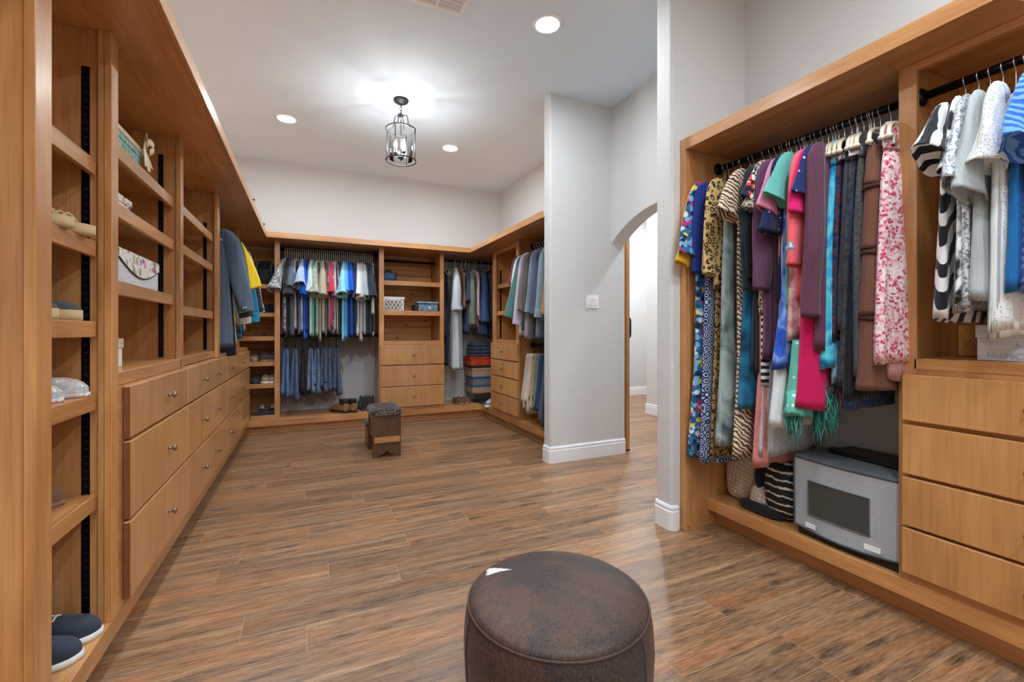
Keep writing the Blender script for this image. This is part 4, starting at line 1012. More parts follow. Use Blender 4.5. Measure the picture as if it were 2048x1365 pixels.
# ---- alcove rod: dresses, tops, skirts  (u = column of the front edge)
XA_, = (ROD_A[0],)
MOS = pat('floral', (40, 78, 120), [(30, 110, 168), (208, 40, 120), (232, 206, 90), (20, 40, 70), (120, 176, 214), (216, 224, 226), (40, 120, 160)], 34)
DR = [ # u, material, kind, name, label words, hem z, sleeve, slen, swing, th, hw, flare
 (1371, solid((222, 170, 36)), 'top', 'kaftan', 'mustard yellow kaftan with loose sleeve against the end panel', 1.25, 'long', 0.45, 1.6, 0.016, 0.23, 0.0),
 (1384, MOS, 'top', 'dress', 'blue and magenta mosaic floral maxi dress with draped sleeve', 0.46, 'short', 0.42, 1.2, 0.022, 0.235, 0.05),
 (1400, pat('floral', (150, 22, 62), [(176, 24, 76), (210, 150, 90), (40, 50, 100), (120, 16, 50)], 40), 'top', 'dress', 'crimson floral maxi dress beside the mosaic dress', 0.50, 'none', 0.3, 0, 0.014, 0.215, 0.03),
 (1407, solid((28, 52, 132)), 'top', 'blouse', 'royal blue blouse with three-quarter sleeve', 1.42, 'long', 0.50, 0.5, 0.014, 0.22, 0.0),
 (1416, pat('geo', (34, 48, 86), (196, 206, 226), 26), 'top', 'dress', 'navy and white ring-print maxi dress', 0.44, 'none', 0.3, 0, 0.020, 0.23, 0.04),
 (1428, pat('leopard', (206, 172, 110), (30, 22, 16), 34), 'top', 'blouse', 'gold leopard print blouse with three-quarter sleeve', 1.45, 'long', 0.52, 0.6, 0.020, 0.225, 0.0),
 (1436, pat('leopard', (176, 140, 84), (40, 30, 22), 44), 'top', 'dress', 'tan leopard dress ending in a black and gold hem', 0.47, 'none', 0.3, 0, 0.012, 0.2, 0.02),
 (1447, pat('tiedye', [(60, 68, 72), (124, 142, 142), (166, 182, 178), (84, 92, 92)], 4.5), 'top', 'dress', 'grey-green tie-dye maxi dress with flared hem', 0.57, 'none', 0.3, 0, 0.026, 0.225, 0.05),
 (1461, solid((60, 66, 70)), 'top', 'cardigan', 'dark grey long cardigan beside the tie-dye dress', 0.62, 'none', 0.3, 0, 0.012, 0.2, 0.0),
 (1474, pat('zebra', (96, 66, 46), (222, 204, 180), 15, 'Z'), 'top', 'dress', 'brown and cream tiger-stripe dress with cap sleeve', 0.52, 'cap', 0.24, 1.0, 0.02, 0.225, 0.03),
 (1487, pat('tiedye', [(14, 34, 54), (24, 92, 128), (38, 124, 158), (18, 44, 66)], 4.0), 'top', 'dress', 'teal and navy tie-dye tunic dress', 0.78, 'none', 0.3, 0, 0.022, 0.225, 0.02),
 (1499, solid((38, 44, 52)), 'top', 'cardigan', 'black-green long-sleeved cardigan', 1.0, 'long', 0.62, 0.3, 0.016, 0.22, 0.0),
 (1509, solid((30, 32, 36)), 'top', 'dress', 'plain black knee-length dress', 0.98, 'long', 0.56, 0.2, 0.018, 0.22, 0.0),
 (1516, pat('tiedye', [(190, 112, 108), (206, 130, 124), (176, 100, 98)], 12.0), 'top', 'dress', 'salmon pink lace dress reaching low', 0.50, 'none', 0.3, 0, 0.020, 0.21, 0.03),
 (1523, pat('floral', (28, 30, 44), [(216, 60, 54), (40, 44, 70), (232, 224, 216), (28, 30, 40)], 36), 'top', 'blouse', 'black blouse with red poppies and cap sleeve', 1.3, 'cap', 0.2, 0.9, 0.013, 0.22, 0.0),
 (1528, pat('leopard', (196, 186, 160), (40, 36, 30), 70), 'top', 'blouse', 'pale leopard blouse with cap sleeve', 1.28, 'cap', 0.24, 0.6, 0.012, 0.22, 0.0),
 (1525, pat('stripe', (30, 30, 34), (226, 226, 226), 9, 'Z', 0.5), 'top', 'dress', 'black and white striped dress below the black cardigan', 0.92, 'none', 0.3, 0, 0.012, 0.215, 0.0),
 (1534, pat('scratch', (170, 174, 178), (196, 200, 204), 120), 'top', 'cardigan', 'heather grey open cardigan hanging low', 0.56, 'none', 0.3, 0, 0.018, 0.2, 0.03),
 (1538, pat('stripe', (84, 50, 74), (104, 66, 94), 40, 'X', 0.5), 'top', 'sweater', 'ribbed plum sweater with long sleeve', 1.06, 'long', 0.62, 0.5, 0.022, 0.225, 0.0),
 (1548, solid((66, 44, 60)), 'top', 'dress', 'dark plum dress behind the white one', 0.9, 'none', 0.3, 0, 0.016, 0.215, 0.0),
 (1553, solid((206, 132, 156)), 'top', 'blouse', 'light pink tee with short sleeve', 1.38, 'short', 0.26, 1.2, 0.014, 0.22, 0.0),
 (1559, pat('dots', (28, 36, 76), (226, 230, 240), 26, 0.12), 'top', 'blouse', 'navy tee with white squiggles beside the pink tee', 1.36, 'short', 0.36, 0.8, 0.014, 0.22, 0.0),
 (1558, solid((222, 224, 226)), 'top', 'dress', 'white sundress with long flared skirt', 0.73, 'none', 0.3, 0, 0.024, 0.21, 0.06),
 (1568, pat('tiedye', [(20, 50, 160), (50, 98, 200), (150, 176, 226)], 9.0), 'top', 'tunic', 'royal blue marbled tunic with uneven hem', 1.02, 'none', 0.3, 0, 0.016, 0.225, 0.06),
 (1576, solid((98, 180, 168)), 'top', 'blouse', 'mint green blouse with short sleeve', 1.3, 'cap', 0.22, 0.9, 0.016, 0.225, 0.0),
 (1589, pat('tiedye', [(120, 70, 58), (214, 150, 152), (232, 206, 200), (170, 100, 92)], 11.0), 'top', 'tunic', 'pink and brown tie-dye tunic', 1.16, 'none', 0.3, 0, 0.026, 0.225, 0.0),
 (1600, solid((232, 98, 108)), 'top', 'sweater', 'coral sweater with grey triangle on the sleeve', 1.35, 'long', 0.52, 0.6, 0.02, 0.225, 0.0),
 (1610, solid((214, 24, 108)), 'top', 'blouse', 'hot pink tee with short sleeve', 1.32, 'short', 0.3, 0.6, 0.014, 0.22, 0.0),
 (1617, solid((196, 16, 84)), 'top', 'dress', 'fuchsia dress hanging below the plum sweater', 0.84, 'none', 0.3, 0, 0.026, 0.215, 0.06),
 (1622, pat('dots', (32, 44, 96), (226, 230, 240), 22, 0.14), 'top', 'blouse', 'dark blue tee with white scribble beside plum sweater', 1.36, 'short', 0.22, 0.7, 0.014, 0.22, 0.0),
 (1632, solid((96, 54, 74)), 'top', 'sweater', 'mauve plum sweater with very long sleeve', 1.12, 'long', 0.76, 0.5, 0.024, 0.225, 0.0),
 (1645, solid((166, 18, 46)), 'skirt', 'skirt', 'deep red skirt beside the turquoise batik', 1.0, 0, 0, 0, 0.018, 0.21, 0.0),
 (1656, pat('tiedye', [(20, 90, 140), (44, 156, 206), (96, 206, 214), (30, 120, 180)], 9.0), 'skirt', 'skirt', 'turquoise batik skirt', 1.03, 0, 0, 0, 0.026, 0.225, 0.03),
 (1668, pat('floral', (40, 40, 66), [(92, 48, 62), (48, 60, 96), (30, 30, 50), (70, 40, 60)], 60), 'skirt', 'skirt', 'navy and maroon paisley skirt', 1.16, 0, 0, 0, 0.016, 0.215, 0.0),
 (1674, pat('tiedye', [(30, 60, 90), (90, 140, 176), (150, 186, 206)], 12.0), 'skirt', 'skirt', 'washed blue skirt showing under the turquoise batik', 0.96, 0, 0, 0, 0.014, 0.2, 0.0),
 (1680, solid((58, 60, 72)), 'skirt', 'skirt', 'charcoal plain skirt beside the black lace one', 1.2, 0, 0, 0, 0.02, 0.225, 0.0),
 (1692, pat('scratch', (34, 36, 42), (62, 64, 72), 26), 'skirt', 'skirt', 'black lace skirt', 0.95, 0, 0, 0, 0.024, 0.22, 0.02),
 (1700, solid((30, 62, 112)), 'skirt', 'skirt', 'bright blue skirt hanging under the black ones', 0.86, 0, 0, 0, 0.018, 0.2, 0.02),
 (1706, solid((20, 21, 24)), 'skirt', 'skirt', 'plain black long skirt beside the grey wool skirt', 0.90, 0, 0, 0, 0.018, 0.2, 0.03),
 (1713, pat('scratch', (60, 58, 58), (84, 82, 82), 90), 'skirt', 'skirt', 'speckled dark grey wool skirt', 1.0, 0, 0, 0, 0.022, 0.225, 0.0),
 (1734, solid((112, 72, 58)), 'tier', 'skirt', 'brown tiered skirt with ruffle trim', 0.95, 0, 0, 0, 0.05, 0.225, 0.03),
 (1760, pat('floral', (204, 192, 160), [(26, 26, 26), (206, 196, 168), (60, 50, 44), (120, 60, 74)], 22), 'skirt', 'skirt', 'black and cream floral skirt beside pink floral', 1.1, 0, 0, 0, 0.014, 0.215, 0.0),
 (1786, pat('floral', (234, 206, 206), [(196, 64, 98), (226, 150, 164), (238, 226, 222), (206, 96, 124), (232, 190, 196), (240, 228, 224)], 85), 'skirt', 'skirt', 'pink and white floral skirt with flared hem', 1.07, 0, 0, 0, 0.032, 0.225, 0.03),
 (1815, solid((186, 134, 132)), 'skirt', 'skirt', 'dusty pink skirt against the wooden stile', 1.0, 0, 0, 0, 0.022, 0.19, 0.0)]
DR.sort(key=lambda q: q[0])
us = []
for i, q in enumerate(DR):
    u = q[0]
    us.append(u)
for i, (u, mt, kind, nm, lab, hem, slv, sl, swg, th, hw, fl_) in enumerate(DR):
    if len(lab.split()) < 5: lab += ' hanging in the alcove'
    if kind != 'top': hw *= 0.84
    y = yu(u, XA_-hw*0.98); y = min(1.955, max(1.03, y))
    z = ROD_A[1]+0.03*(y-0.986)
    at = (XA_, y, z); top = z-0.112
    if kind == 'top':
        g = garment('top', nm, lab, nm, mt, at, 'A', top-hem, th=th, sleeve=slv, slen=sl, swing=swg, hw=hw, flare=fl_, group='dresses and tops in the alcove', jit=GR.uniform(-0.06, 0.06), fold=0.009, drop=0.03)
        hanger('wire', lab, 'hangers of the dresses', at, 'A')
    elif kind == 'skirt':
        garment('skirt', nm, lab, nm, mt, at, 'A', top-hem-0.06, th=th, hw=hw, flare=fl_, group='skirts on clip hangers', jit=GR.uniform(-0.05, 0.05), fold=0.009, drop=0.09)
        hanger('clip', lab, 'clip hangers of the skirts', at, 'A', GR.uniform(-0.1, 0.1))
    else:
        t = thing(nm, lab, nm, at, PI, 'skirts on clip hangers')
        zt = -0.19; tiers = [zt, -0.36, -0.64, -0.92, -(z-hem)]
        for k in range(4):
            a, b = tiers[k], tiers[k+1]; h0, h1 = hw*(0.8+0.05*k), hw*(0.88+0.06*k)
            mk('tier', cloth_body([(a, h0), (a-0.02, h0+0.012), (b, h1+0.012)], [(a, th*(0.5+0.15*k)), (a-0.02, th*(0.62+0.15*k)), (b, th*(0.78+0.17*k))], a, b, 0.006, seed=50+k, hemvar=0.004), mt, t, True, local=True)
            if k: mk('ruffle', cloth_body([(a+0.006, h0+0.012), (a-0.016, h0+0.02)], [(a+0.006, th*(0.62+0.15*k)), (a-0.016, th*(0.7+0.16*k)+0.004)], a+0.006, a-0.016, 0.004, rows=2, seed=70+k), solid((86, 54, 44)), t, True, local=True)
        hanger('clip', lab, 'clip hangers of the skirts', at, 'A')
# fringed scarf
ys = yu(1588, 2.08); sf = thing('scarf', 'mint green shawl with white flowers and long knotted fringe', 'scarf', (2.11, ys, 1.10))
SM = pat('dots', (96, 178, 160), (206, 232, 220), 24, 0.2)
b = cloth_body([(0.06, 0.02), (0.0, 0.03), (-0.2, 0.05), (-0.30, 0.06)], [(0.06, 0.02), (-0.1, 0.028), (-0.30, 0.04)], 0.06, -0.30, 0.006, seed=9)
mk('body', b, SM, sf, True, local=True); sf.rotation_euler = (0, 0, PI)
for k in range(110):
    tt = k/109; fx = GR.uniform(-0.02, 0.05) if tt < 0.32 else GR.uniform(-0.13, -0.05); fy = -0.04+0.15*tt+GR.uniform(-0.012, 0.012)
    z0 = -0.14-GR.uniform(0, 0.09); L = GR.uniform(0.13, 0.22)
    pts = [(fx+0.006*math.sin(5*s+k), fy+0.008*math.sin(8*s+k*2), z0-L*s) for s in [i/6 for i in range(7)]]
    mk('tassel', MB().tube(pts, [0.003, 0.0024, 0.0032, 0.0024, 0.0032, 0.0024, 0.0014], 5), solid(((44, 136, 122), (70, 160, 146), (34, 112, 104))[k % 3]), sf, True, local=True)
# grey triangle emblem on the coral sleeve
from mathutils.bvhtree import BVHTree
cs = [o for o in COL.objects if o.get('label', '').startswith('coral sweater')][0]
sv = [o for o in cs.children if o.name.startswith('sleeve')][0]
bv_ = BVHTree.FromPolygons([v.co.copy() for v in sv.data.vertices], [tuple(p.vertices) for p in sv.data.polygons])
dr = Vector((0.75, 0.66, 0)); ax_ = Vector((-0.66, 0.75, 0)); m = MB(); zc = min(v.co.z for v in sv.data.vertices)+0.10
cxm = max((v.co for v in sv.data.vertices if abs(v.co.z-zc) < 0.03), key=lambda c: c.dot(dr))
def onsl(a, z):
    o_ = Vector((cxm.x, cxm.y, z))+ax_*a+dr*0.3; h = bv_.ray_cast(o_, -dr)
    return (h[0] if h[0] is not None else Vector((cxm.x, cxm.y, z))+ax_*a)+dr*0.0025
for k, col in ((1.0, (120, 150, 176)), (0.55, (206, 214, 222))):
    n_ = 6; m = MB(); g_ = {}
    for i in range(n_+1):
        for j in range(n_+1-i):
            a, z = (-0.022+0.044*(j+i*0.5)/n_)*k, zc+(-0.018+0.044*i/n_)*k
            g_[(i, j)] = len(m.v); p_ = onsl(a, z)+dr*(0.001 if k < 1 else 0); m.v.append(tuple(p_))
    for i in range(n_):
        for j in range(n_-i):
            m.f.append((g_[(i, j)], g_[(i, j+1)], g_[(i+1, j)]))
            if j < n_-i-1: m.f.append((g_[(i, j+1)], g_[(i+1, j+1)], g_[(i+1, j)]))
    mk('triangle_emblem', m, solid(col), sv, local=True)
# ---- near alcove rod: zebra, silver, white and blue tops
ZB = pat('zebra', (30, 30, 34), (232, 232, 230), 5.0, 'X')
RA = [(1876, ZB, 'black and white zebra-stripe blouse with ruffled cap sleeve', 1.24, 'cap', 0.2, 1.3, 0.03, 0.22),
      (1903, pat('tiedye', [(30, 30, 32), (34, 34, 36), (230, 230, 228), (232, 232, 232)], 11.0), 'black and white abstract print top', 1.30, 'cap', 0.26, 0.5, 0.02, 0.22),
      (1926, pat('sequin', (120, 126, 134), (214, 218, 224)), 'silver sequin tunic', 1.27, 'short', 0.3, 0.9, 0.034, 0.22),
      (1952, solid((168, 174, 174)), 'grey satin blouse with wide drooping sleeve', 1.3, 'short', 0.34, 0.9, 0.03, 0.22),
      (1978, pat('stripe', (228, 230, 228), (160, 166, 170), 12, 'Y', 0.82), 'white blouse with fine grey stripes', 1.18, 'none', 0.3, 0.4, 0.034, 0.225),
      (1998, pat('dots', (222, 222, 218), (158, 162, 164), 130, 0.3), 'cream top with grey dotted sleeve', 1.2, 'cap', 0.26, 0.5, 0.03, 0.225),
      (2024, solid((24, 104, 168)), 'plain bright blue tee in front of the leaf-print shirt', 1.33, 'none', 0.3, 0.6, 0.034, 0.225),
      (2042, pat('zebra', (42, 92, 176), (106, 156, 222), 12.0, 'Z'), 'blue leaf-print shirt with wide cuffed sleeve', 1.33, 'cap', 0.24, 1.0, 0.03, 0.225)]
for u, mt, lab, hem, slv, sl, swg, th, hw in RA:
    if len(lab.split()) < 5: lab += ' on the thick rod'
    y = yu(u, 2.09); at = (2.30, y, 2.165)
    garment('top', 'blouse', lab, 'blouse', mt, at, 'A', 2.165-0.122-hem, th=th*0.72, sleeve=slv, slen=sl, swing=swg, hw=hw, flare=0.01, group='tops on the thick rod', jit=GR.uniform(-0.04, 0.08), fold=0.009, drop=0.04)
    hanger('wire', lab, 'hangers on the thick rod', at, 'A')
CREASE = 0.0
# ---------------------------------------------------------------- ottoman
OX, OY = 0.645, 1.10
def hide(key, cols, white=None):
    m = NM(key); v = m.coord()
    f = m.noise(v, 3.6, 5, 0.6, 0.5); n_ = len(cols)
    c = m.ramp(f, [(0.36+0.28*i/(n_-1), lin(x)) for i, x in enumerate(cols)])
    g = m.noise(m.coord((95, 20, 20)), 6.0, 2)
    c = m.mix(0.45, c, m.ramp(g, [(0.35, lin((18, 13, 11))), (0.65, lin((104, 82, 70)))]))
    if white:
        sx = m.n('ShaderNodeSeparateXYZ'); mp = m.n('ShaderNodeMapping'); tc = m.n('ShaderNodeTexCoord')
        mp.vector_type = 'TEXTURE'; mp.inputs['Location'].default_value = (white[0], white[1], 0); mp.inputs['Rotation'].default_value = (0, 0, white[2])
        m.l(tc.outputs['Object'], mp.inputs[0]); m.l(mp.outputs[0], sx.inputs[0])
        # triangular mark, pointed to +x
        ay = m.math('ABSOLUTE', sx.outputs['Y']); wj = m.math('MULTIPLY', m.math('SUBTRACT', m.noise(m.coord((20, 90, 20)), 2.0, 2), 0.5), 0.022)
        lim = m.math('MULTIPLY', m.math('SUBTRACT', 0.045, sx.outputs['X']), 0.36)
        a_ = m.math('LESS_THAN', m.math('ADD', ay, wj), lim); b_ = m.math('GREATER_THAN', m.math('ADD', sx.outputs['X'], wj), -0.026)
        c = m.mix(m.math('MULTIPLY', a_, b_), c, lin((228, 224, 218)))
    m.col(c); m.set(Roughness=0.5); m.b.inputs['Specular IOR Level'].default_value = 0.35; m.b.inputs['Sheen Weight'].default_value = 0.06
    m.bump(g, 0.25, 0.004); MAT[key] = m.m; return key
hide('hide_top', [(26, 26, 32), (40, 34, 34), (70, 48, 38), (96, 64, 46), (60, 44, 36)], (-0.122, 0.168, -0.43))
hide('hide_brown', [(52, 32, 22), (74, 46, 30), (58, 36, 24)])
hide('hide_black', [(18, 20, 32), (24, 24, 34), (44, 30, 24)])
ot = thing('ottoman', 'round brown cowhide ottoman with one small white mark on top', 'ottoman', (OX, OY, 0))
front = math.atan2(-OY, -OX)
prof = [(0.225, 0.02), (0.238, 0.06), (0.252, 0.14), (0.262, 0.25), (0.266, 0.34), (0.262, 0.40), (0.256, 0.428), (0.250, 0.440)]
for k in range(6):
    a0 = front+math.radians(-5)+k*PI/3; nn = 9; rings = []
    for r_, z in prof: rings.append([(OX+r_*math.cos(a0+PI/3*i/nn), OY+r_*math.sin(a0+PI/3*i/nn), z) for i in range(nn+1)])
    mb = MB().loft(rings, False, False, closed=False)
    mk('side_panel', mb, 'hide_black' if k in (0, 3) else 'hide_brown', ot, True)
    mk('seam', MB().tube([(OX+(r_+0.0005)*math.cos(a0), OY+(r_+0.0005)*math.sin(a0), z) for r_, z in prof], 0.0018, 5), 'hide_black', ot, True)
mk('top_cushion', MB().lathe([(0.249, 0.438), (0.248, 0.446), (0.238, 0.455), (0.20, 0.463), (0.12, 0.468), (0.0, 0.47)], 56, (OX, OY, 0), cap=False), 'hide_top', ot, True)
mk('piping', MB().tube([(OX+0.2525*math.cos(2*PI*i/64), OY+0.2525*math.sin(2*PI*i/64), 0.4405) for i in range(64)], 0.0034, 7, True), 'hide_brown', ot, True)
mk('base_ring', MB().lathe([(0.20, 0.0), (0.215, 0.0), (0.222, 0.022), (0.2, 0.022)], 40, (OX, OY, 0)), 'black_plastic', ot)

# ---------------------------------------------------------------- step stool
wood('stool_wood', 'Z', (44, 26, 14), (84, 54, 30), (116, 78, 46), stretch=(1.2, 14))
MAT['zebra_hide'] = pat('dots', (34, 27, 24), (176, 160, 150), 110, 0.33)
sx0, sx1, sy0, sy1 = 0.545, 0.808, 4.345, 4.72
ss = thing('step_stool', 'small dark wooden step stool with mottled hide cushions and brass studs', 'step stool', ((sx0+sx1)/2, (sy0+sy1)/2, 0))
def notch(x0, x1, z1, y0, y1):
    xc = (x0+x1)/2; out = [(x0, 0), (x0+0.045, 0), (x0+0.072, 0.03), (xc-0.03, 0.034), (xc, 0.062), (xc+0.03, 0.034), (x1-0.072, 0.03), (x1-0.045, 0), (x1, 0), (x1, z1), (x0, z1)]
    return MB().loft([[(x, y0, z) for x, z in out], [(x, y1, z) for x, z in out]])
mk('end_panel', notch(sx0, sx1, 0.40, sy0, sy0+0.022), 'stool_wood', ss, bevel=0.002)
mk('end_panel', notch(sx0+0.005, sx1-0.005, 0.40, sy1-0.022, sy1), 'stool_wood', ss, bevel=0.002)
mk('side_board', MB().box(sx0+0.012, sx0+0.03, sy0+0.0225, sy1-0.0225, 0.17, 0.395), 'stool_wood', ss, bevel=0.002)
mk('side_board', MB().box(sx1-0.03, sx1-0.012, sy0+0.0225, sy1-0.0225, 0.17, 0.395), 'stool_wood', ss, bevel=0.002)
mk('stretcher', MB().box(sx0+0.014, sx1-0.012, sy0-0.018, sy0-0.0005, 0.142, 0.196), 'maple_X', ss, bevel=0.002)
mk('step_side', MB().box(sx0+0.0, sx0+0.02, sy1+0.0005, sy1+0.26, 0, 0.20), 'stool_wood', ss, bevel=0.002)
mk('step_side', MB().box(sx1-0.02, sx1, sy1+0.0005, sy1+0.26, 0, 0.20), 'stool_wood', ss, bevel=0.002)
mk('step_board', MB().box(sx0-0.01, sx1+0.01, sy1+0.0005, sy1+0.27, 0.2005, 0.22), 'stool_wood', ss, bevel=0.002)
def cushion(x0, x1, y0, y1, z0, z1):
    rings = []
    for t, ins in ((0, 0.006), (0.25, 0.0), (0.6, 0.002), (0.85, 0.02), (1.0, 0.06)):
        z = z0+(z1-z0)*t; N = 32; ring = []
        for j in range(N):
            a = 2*PI*j/N; c, s = math.cos(a), math.sin(a)
            ring.append(((x0+x1)/2+((x1-x0)/2-ins)*math.copysign(abs(c)**0.28, c), (y0+y1)/2+((y1-y0)/2-ins)*math.copysign(abs(s)**0.28, s), z))
        rings.append(ring)
    return MB().loft(rings)
for q in ((sx0-0.02, sx1+0.02, sy0-0.03, sy1+0.012, 0.40, 0.472), (sx0-0.02, sx1+0.02, sy1+0.016, sy1+0.28, 0.22, 0.272)):
    c = mk('cushion', cushion(*q), 'zebra_hide', ss, True)
    x0, x1, y0, y1, z0, z1 = q; nst = 14
    for i in range(nst):
        x = x0+0.012+(x1-x0-0.024)*i/(nst-1)
        mk('stud', MB().lathe([(0.006, 0), (0.0045, -0.003), (0.0, -0.0045)], 8, (x, y0-0.0002, z0+0.009), axis='Y'), 'chrome', c, True)
    for i in range(14):
        y = y0+0.012+(y1-y0-0.024)*i/13
        mk('stud', MB().lathe([(0.006, 0), (0.0045, -0.003), (0.0, -0.0045)], 8, (x0+0.0004, y, z0+0.009), axis='X'), 'chrome', c, True)

# ---------------------------------------------------------------- shoes
def shoe_meshes(L=0.28, Wd=0.10, H=0.085, rim=0.6, toe=0.5, sole=0.02, boot=0.0, flat=False):
    "local: x towards the toe, heel at 0"
    def wf(s):
        base = 0.70+0.0*s
        k = [(0, 0.16), (0.02, 0.42), (0.06, 0.62), (0.15, 0.74), (0.35, 0.70), (0.55, 0.86), (0.70, 1.0), (0.84, 0.93), (0.93, 0.70), (0.97, 0.48), (0.99, 0.28), (1.0, 0.10)]
        for (a, b), (c, d) in zip(k, k[1:]):
            if a <= s <= c: return (b+(d-b)*(s-a)/(c-a))*Wd/2
        return 0.1*Wd
    def hf(s):
        k = [(0, rim*0.9+boot/H if H else 0), (0.05, rim+boot/H), (0.30, rim+boot/H*0.99), (0.42, rim+0.06+boot/H*0.9), (0.52, 0.8+boot/H*0.3), (0.62, 0.75 if not boot else 0.85), (0.75, toe+0.12), (0.9, toe), (1.0, toe*0.45)]
        for (a, b), (c, d) in zip(k, k[1:]):
            if a <= s <= c: return (b+(d-b)*(s-a)/(c-a))*H
        return toe*H
    S = [0, 0.02, 0.06, 0.12, 0.2, 0.28, 0.36, 0.44, 0.5, 0.56, 0.64, 0.72, 0.8, 0.87, 0.93, 0.97, 0.99, 1.0]
    up = []; Q = 17
    for s in S:
        w, h = wf(s)*0.96, hf(s); ring = []
        op = 0.0 if flat else max(0.0, min(1.0, (0.53-s)/0.08))*min(1.0, s/0.05)
        for q in range(Q):
            t = q/(Q-1)*PI
            y = -w*math.copysign(abs(math.cos(t))**0.7, math.cos(t))
            z = sole+h*abs(math.sin(t))**(0.55 if op < 0.5 else 0.35)
            if op > 0:
                inn = max(0.0, 1-abs(y)/(w*0.74))
                z -= op*min(1.0, inn*3.0)*h*0.8
            ring.append((s*L, y, z))
        up.append(ring)
    upper = MB().loft(up, True, True, closed=False)
    so = []
    for z, k in ((0.0, 0.97), (sole*0.4, 1.05), (sole*1.15, 1.04)):
        out = [(s*L+(0.004 if s == 1 else -0.003 if s == 0 else 0), wf(s)*k) for s in S]
        so.append([(x, y, z) for x, y in out]+[(x, -y, z) for x, y in reversed(out)])
    solem = MB().loft(so)
    laces = []
    for i in range(4):
        s = 0.44+0.055*i; w, h = wf(s)*0.5, hf(s)+sole+0.004
        laces.append(MB().tube(smooth_path([(s*L-0.006, -w, h-0.012), (s*L, 0, h+0.002), (s*L+0.006, w, h-0.012)], 3), 0.0032, 6))
    return upper, solem, laces
SHOE_SRC = {}
def shoe(key, spec, name, label, loc, rz, group, um, sm, lm=None, cat='shoe', extra=None):
    if key in SHOE_SRC: return copy_tree(SHOE_SRC[key], loc, rz, label, group)
    t = thing(name, label, cat, loc, rz, group)
    u, s, l = shoe_meshes(**spec)
    mk('upper', u, um, t, True, local=True); mk('sole', s, sm, t, True, local=True)
    if lm:
        for q in l: mk('lace', q, lm, t, True, local=True)
    if extra: extra(t)
    SHOE_SRC[key] = t; return t
plain('rubber_white', (222, 220, 214), 0.6); plain('rubber_dark', (34, 34, 36), 0.6); plain('rubber_tan', (140, 112, 84), 0.6); plain('rope_sole', (206, 178, 134), 0.9)
NAVY = solid((50, 58, 72))
for k, (x, y) in enumerate(((-0.925, 1.935), (-0.935, 1.82))):
    shoe('navy', dict(L=0.285, Wd=0.108, H=0.088), 'canvas_shoe', 'navy canvas lace-up shoe with white sole on the shoe cabinet floor', (x, y, BEN+0.001), 0.06, 'navy shoe pair', NAVY, 'rubber_white', 'rubber_white')
def straps(t):
    for i in range(7):
        s = 0.3+0.075*i; mk('strap', MB().tube(smooth_path([(s*0.25-0.02, -0.04, 0.03), (s*0.25, 0, 0.085-0.06*max(0, s-0.45)), (s*0.25+0.02, 0.04, 0.03)], 4), 0.004, 6), 'rope_sole', t, True, local=True)
for k, (x, y) in enumerate(((-0.905, 1.765), (-0.895, 1.885))):
    shoe('espad', dict(L=0.25, Wd=0.095, H=0.006, rim=0.3, toe=0.5, sole=0.028, flat=True), 'espadrille_sandal', 'woven straw espadrille sandal on the shelf of the shoe cabinet', (x, y, 1.516), 0.1, 'straw sandal pair', 'rope_sole', 'rope_sole', None, 'sandal', straps)
for k, (x, y) in enumerate(((-0.95, 1.80), (-0.94, 1.93))):
    shoe('slide', dict(L=0.25, Wd=0.095, H=0.05, rim=0.2, toe=0.6, sole=0.03), 'slide_sandal', 'grey slide sandal with rope-edged sole under the straw sandals', (x, y, 1.236), 0.05, 'grey slide pair', solid((86, 86, 88)), 'rope_sole', None, 'sandal')
SLP = pat('floral', (196, 196, 198), [(206, 206, 208), (222, 158, 152), (180, 186, 190), (236, 226, 216)], 95)
for k, (x, y) in enumerate(((-0.945, 1.80), (-0.925, 1.925))):
    shoe('slipper', dict(L=0.25, Wd=0.1, H=0.075, rim=0.4, toe=0.6, sole=0.012), 'slipper', 'soft grey and coral floral slipper on the shoe cabinet shelf', (x, y, 0.981), 0.15, 'floral slipper pair', SLP, SLP, None, 'slipper')
shoe('moc', dict(L=0.25, Wd=0.1, H=0.07, rim=0.45, toe=0.62, sole=0.012), 'slipper', 'brown suede moccasin slipper above the navy shoes', (-0.985, 1.93, 0.632), 0.05, None, solid((122, 86, 58)), 'rubber_tan', None, 'slipper')
shoe('moc', None, None, 'brown suede moccasin slipper above the navy shoes', (-0.98, 1.80, 0.632), 0.05, 'brown slipper pair', None, None)
SHOE_SRC['moc']['group'] = 'brown slipper pair'
# tower beside the jeans: toes look into the room (-Y)
F = -PI/2
BR = solid((92, 72, 54)); TAN = solid((148, 128, 104)); GRY = solid((52, 54, 58)); BT = solid((40, 42, 46))
for x in (-0.475, -0.395): shoe('brown2', dict(L=0.29, Wd=0.11, H=0.1), 'leather_shoe', 'dark brown shoe with tan toe cap on the tower shelf', (x, 6.19, 0.845), F, 'brown tower shoes', solid((62, 50, 42)), 'rubber_tan', None)
shoe('brown3', dict(L=0.27, Wd=0.1, H=0.08), 'leather_shoe', 'tan loafer tucked beside the drawer knobs on the tower shelf', (-0.585, 6.2, 0.845), F, None, TAN, 'rubber_tan')
for x in (-0.47, -0.395): shoe('tan2', dict(L=0.28, Wd=0.10, H=0.1), 'canvas_shoe', 'tan canvas shoe with white sole on the tower shelf', (x, 6.19, 0.589), F, 'tan tower shoes', solid((150, 134, 110)), 'rubber_white')
shoe('grey2', dict(L=0.28, Wd=0.105, H=0.085), 'canvas_shoe', 'dark grey shoe beside the tan canvas shoes', (-0.57, 6.19, 0.589), F, None, GRY, 'rubber_dark')
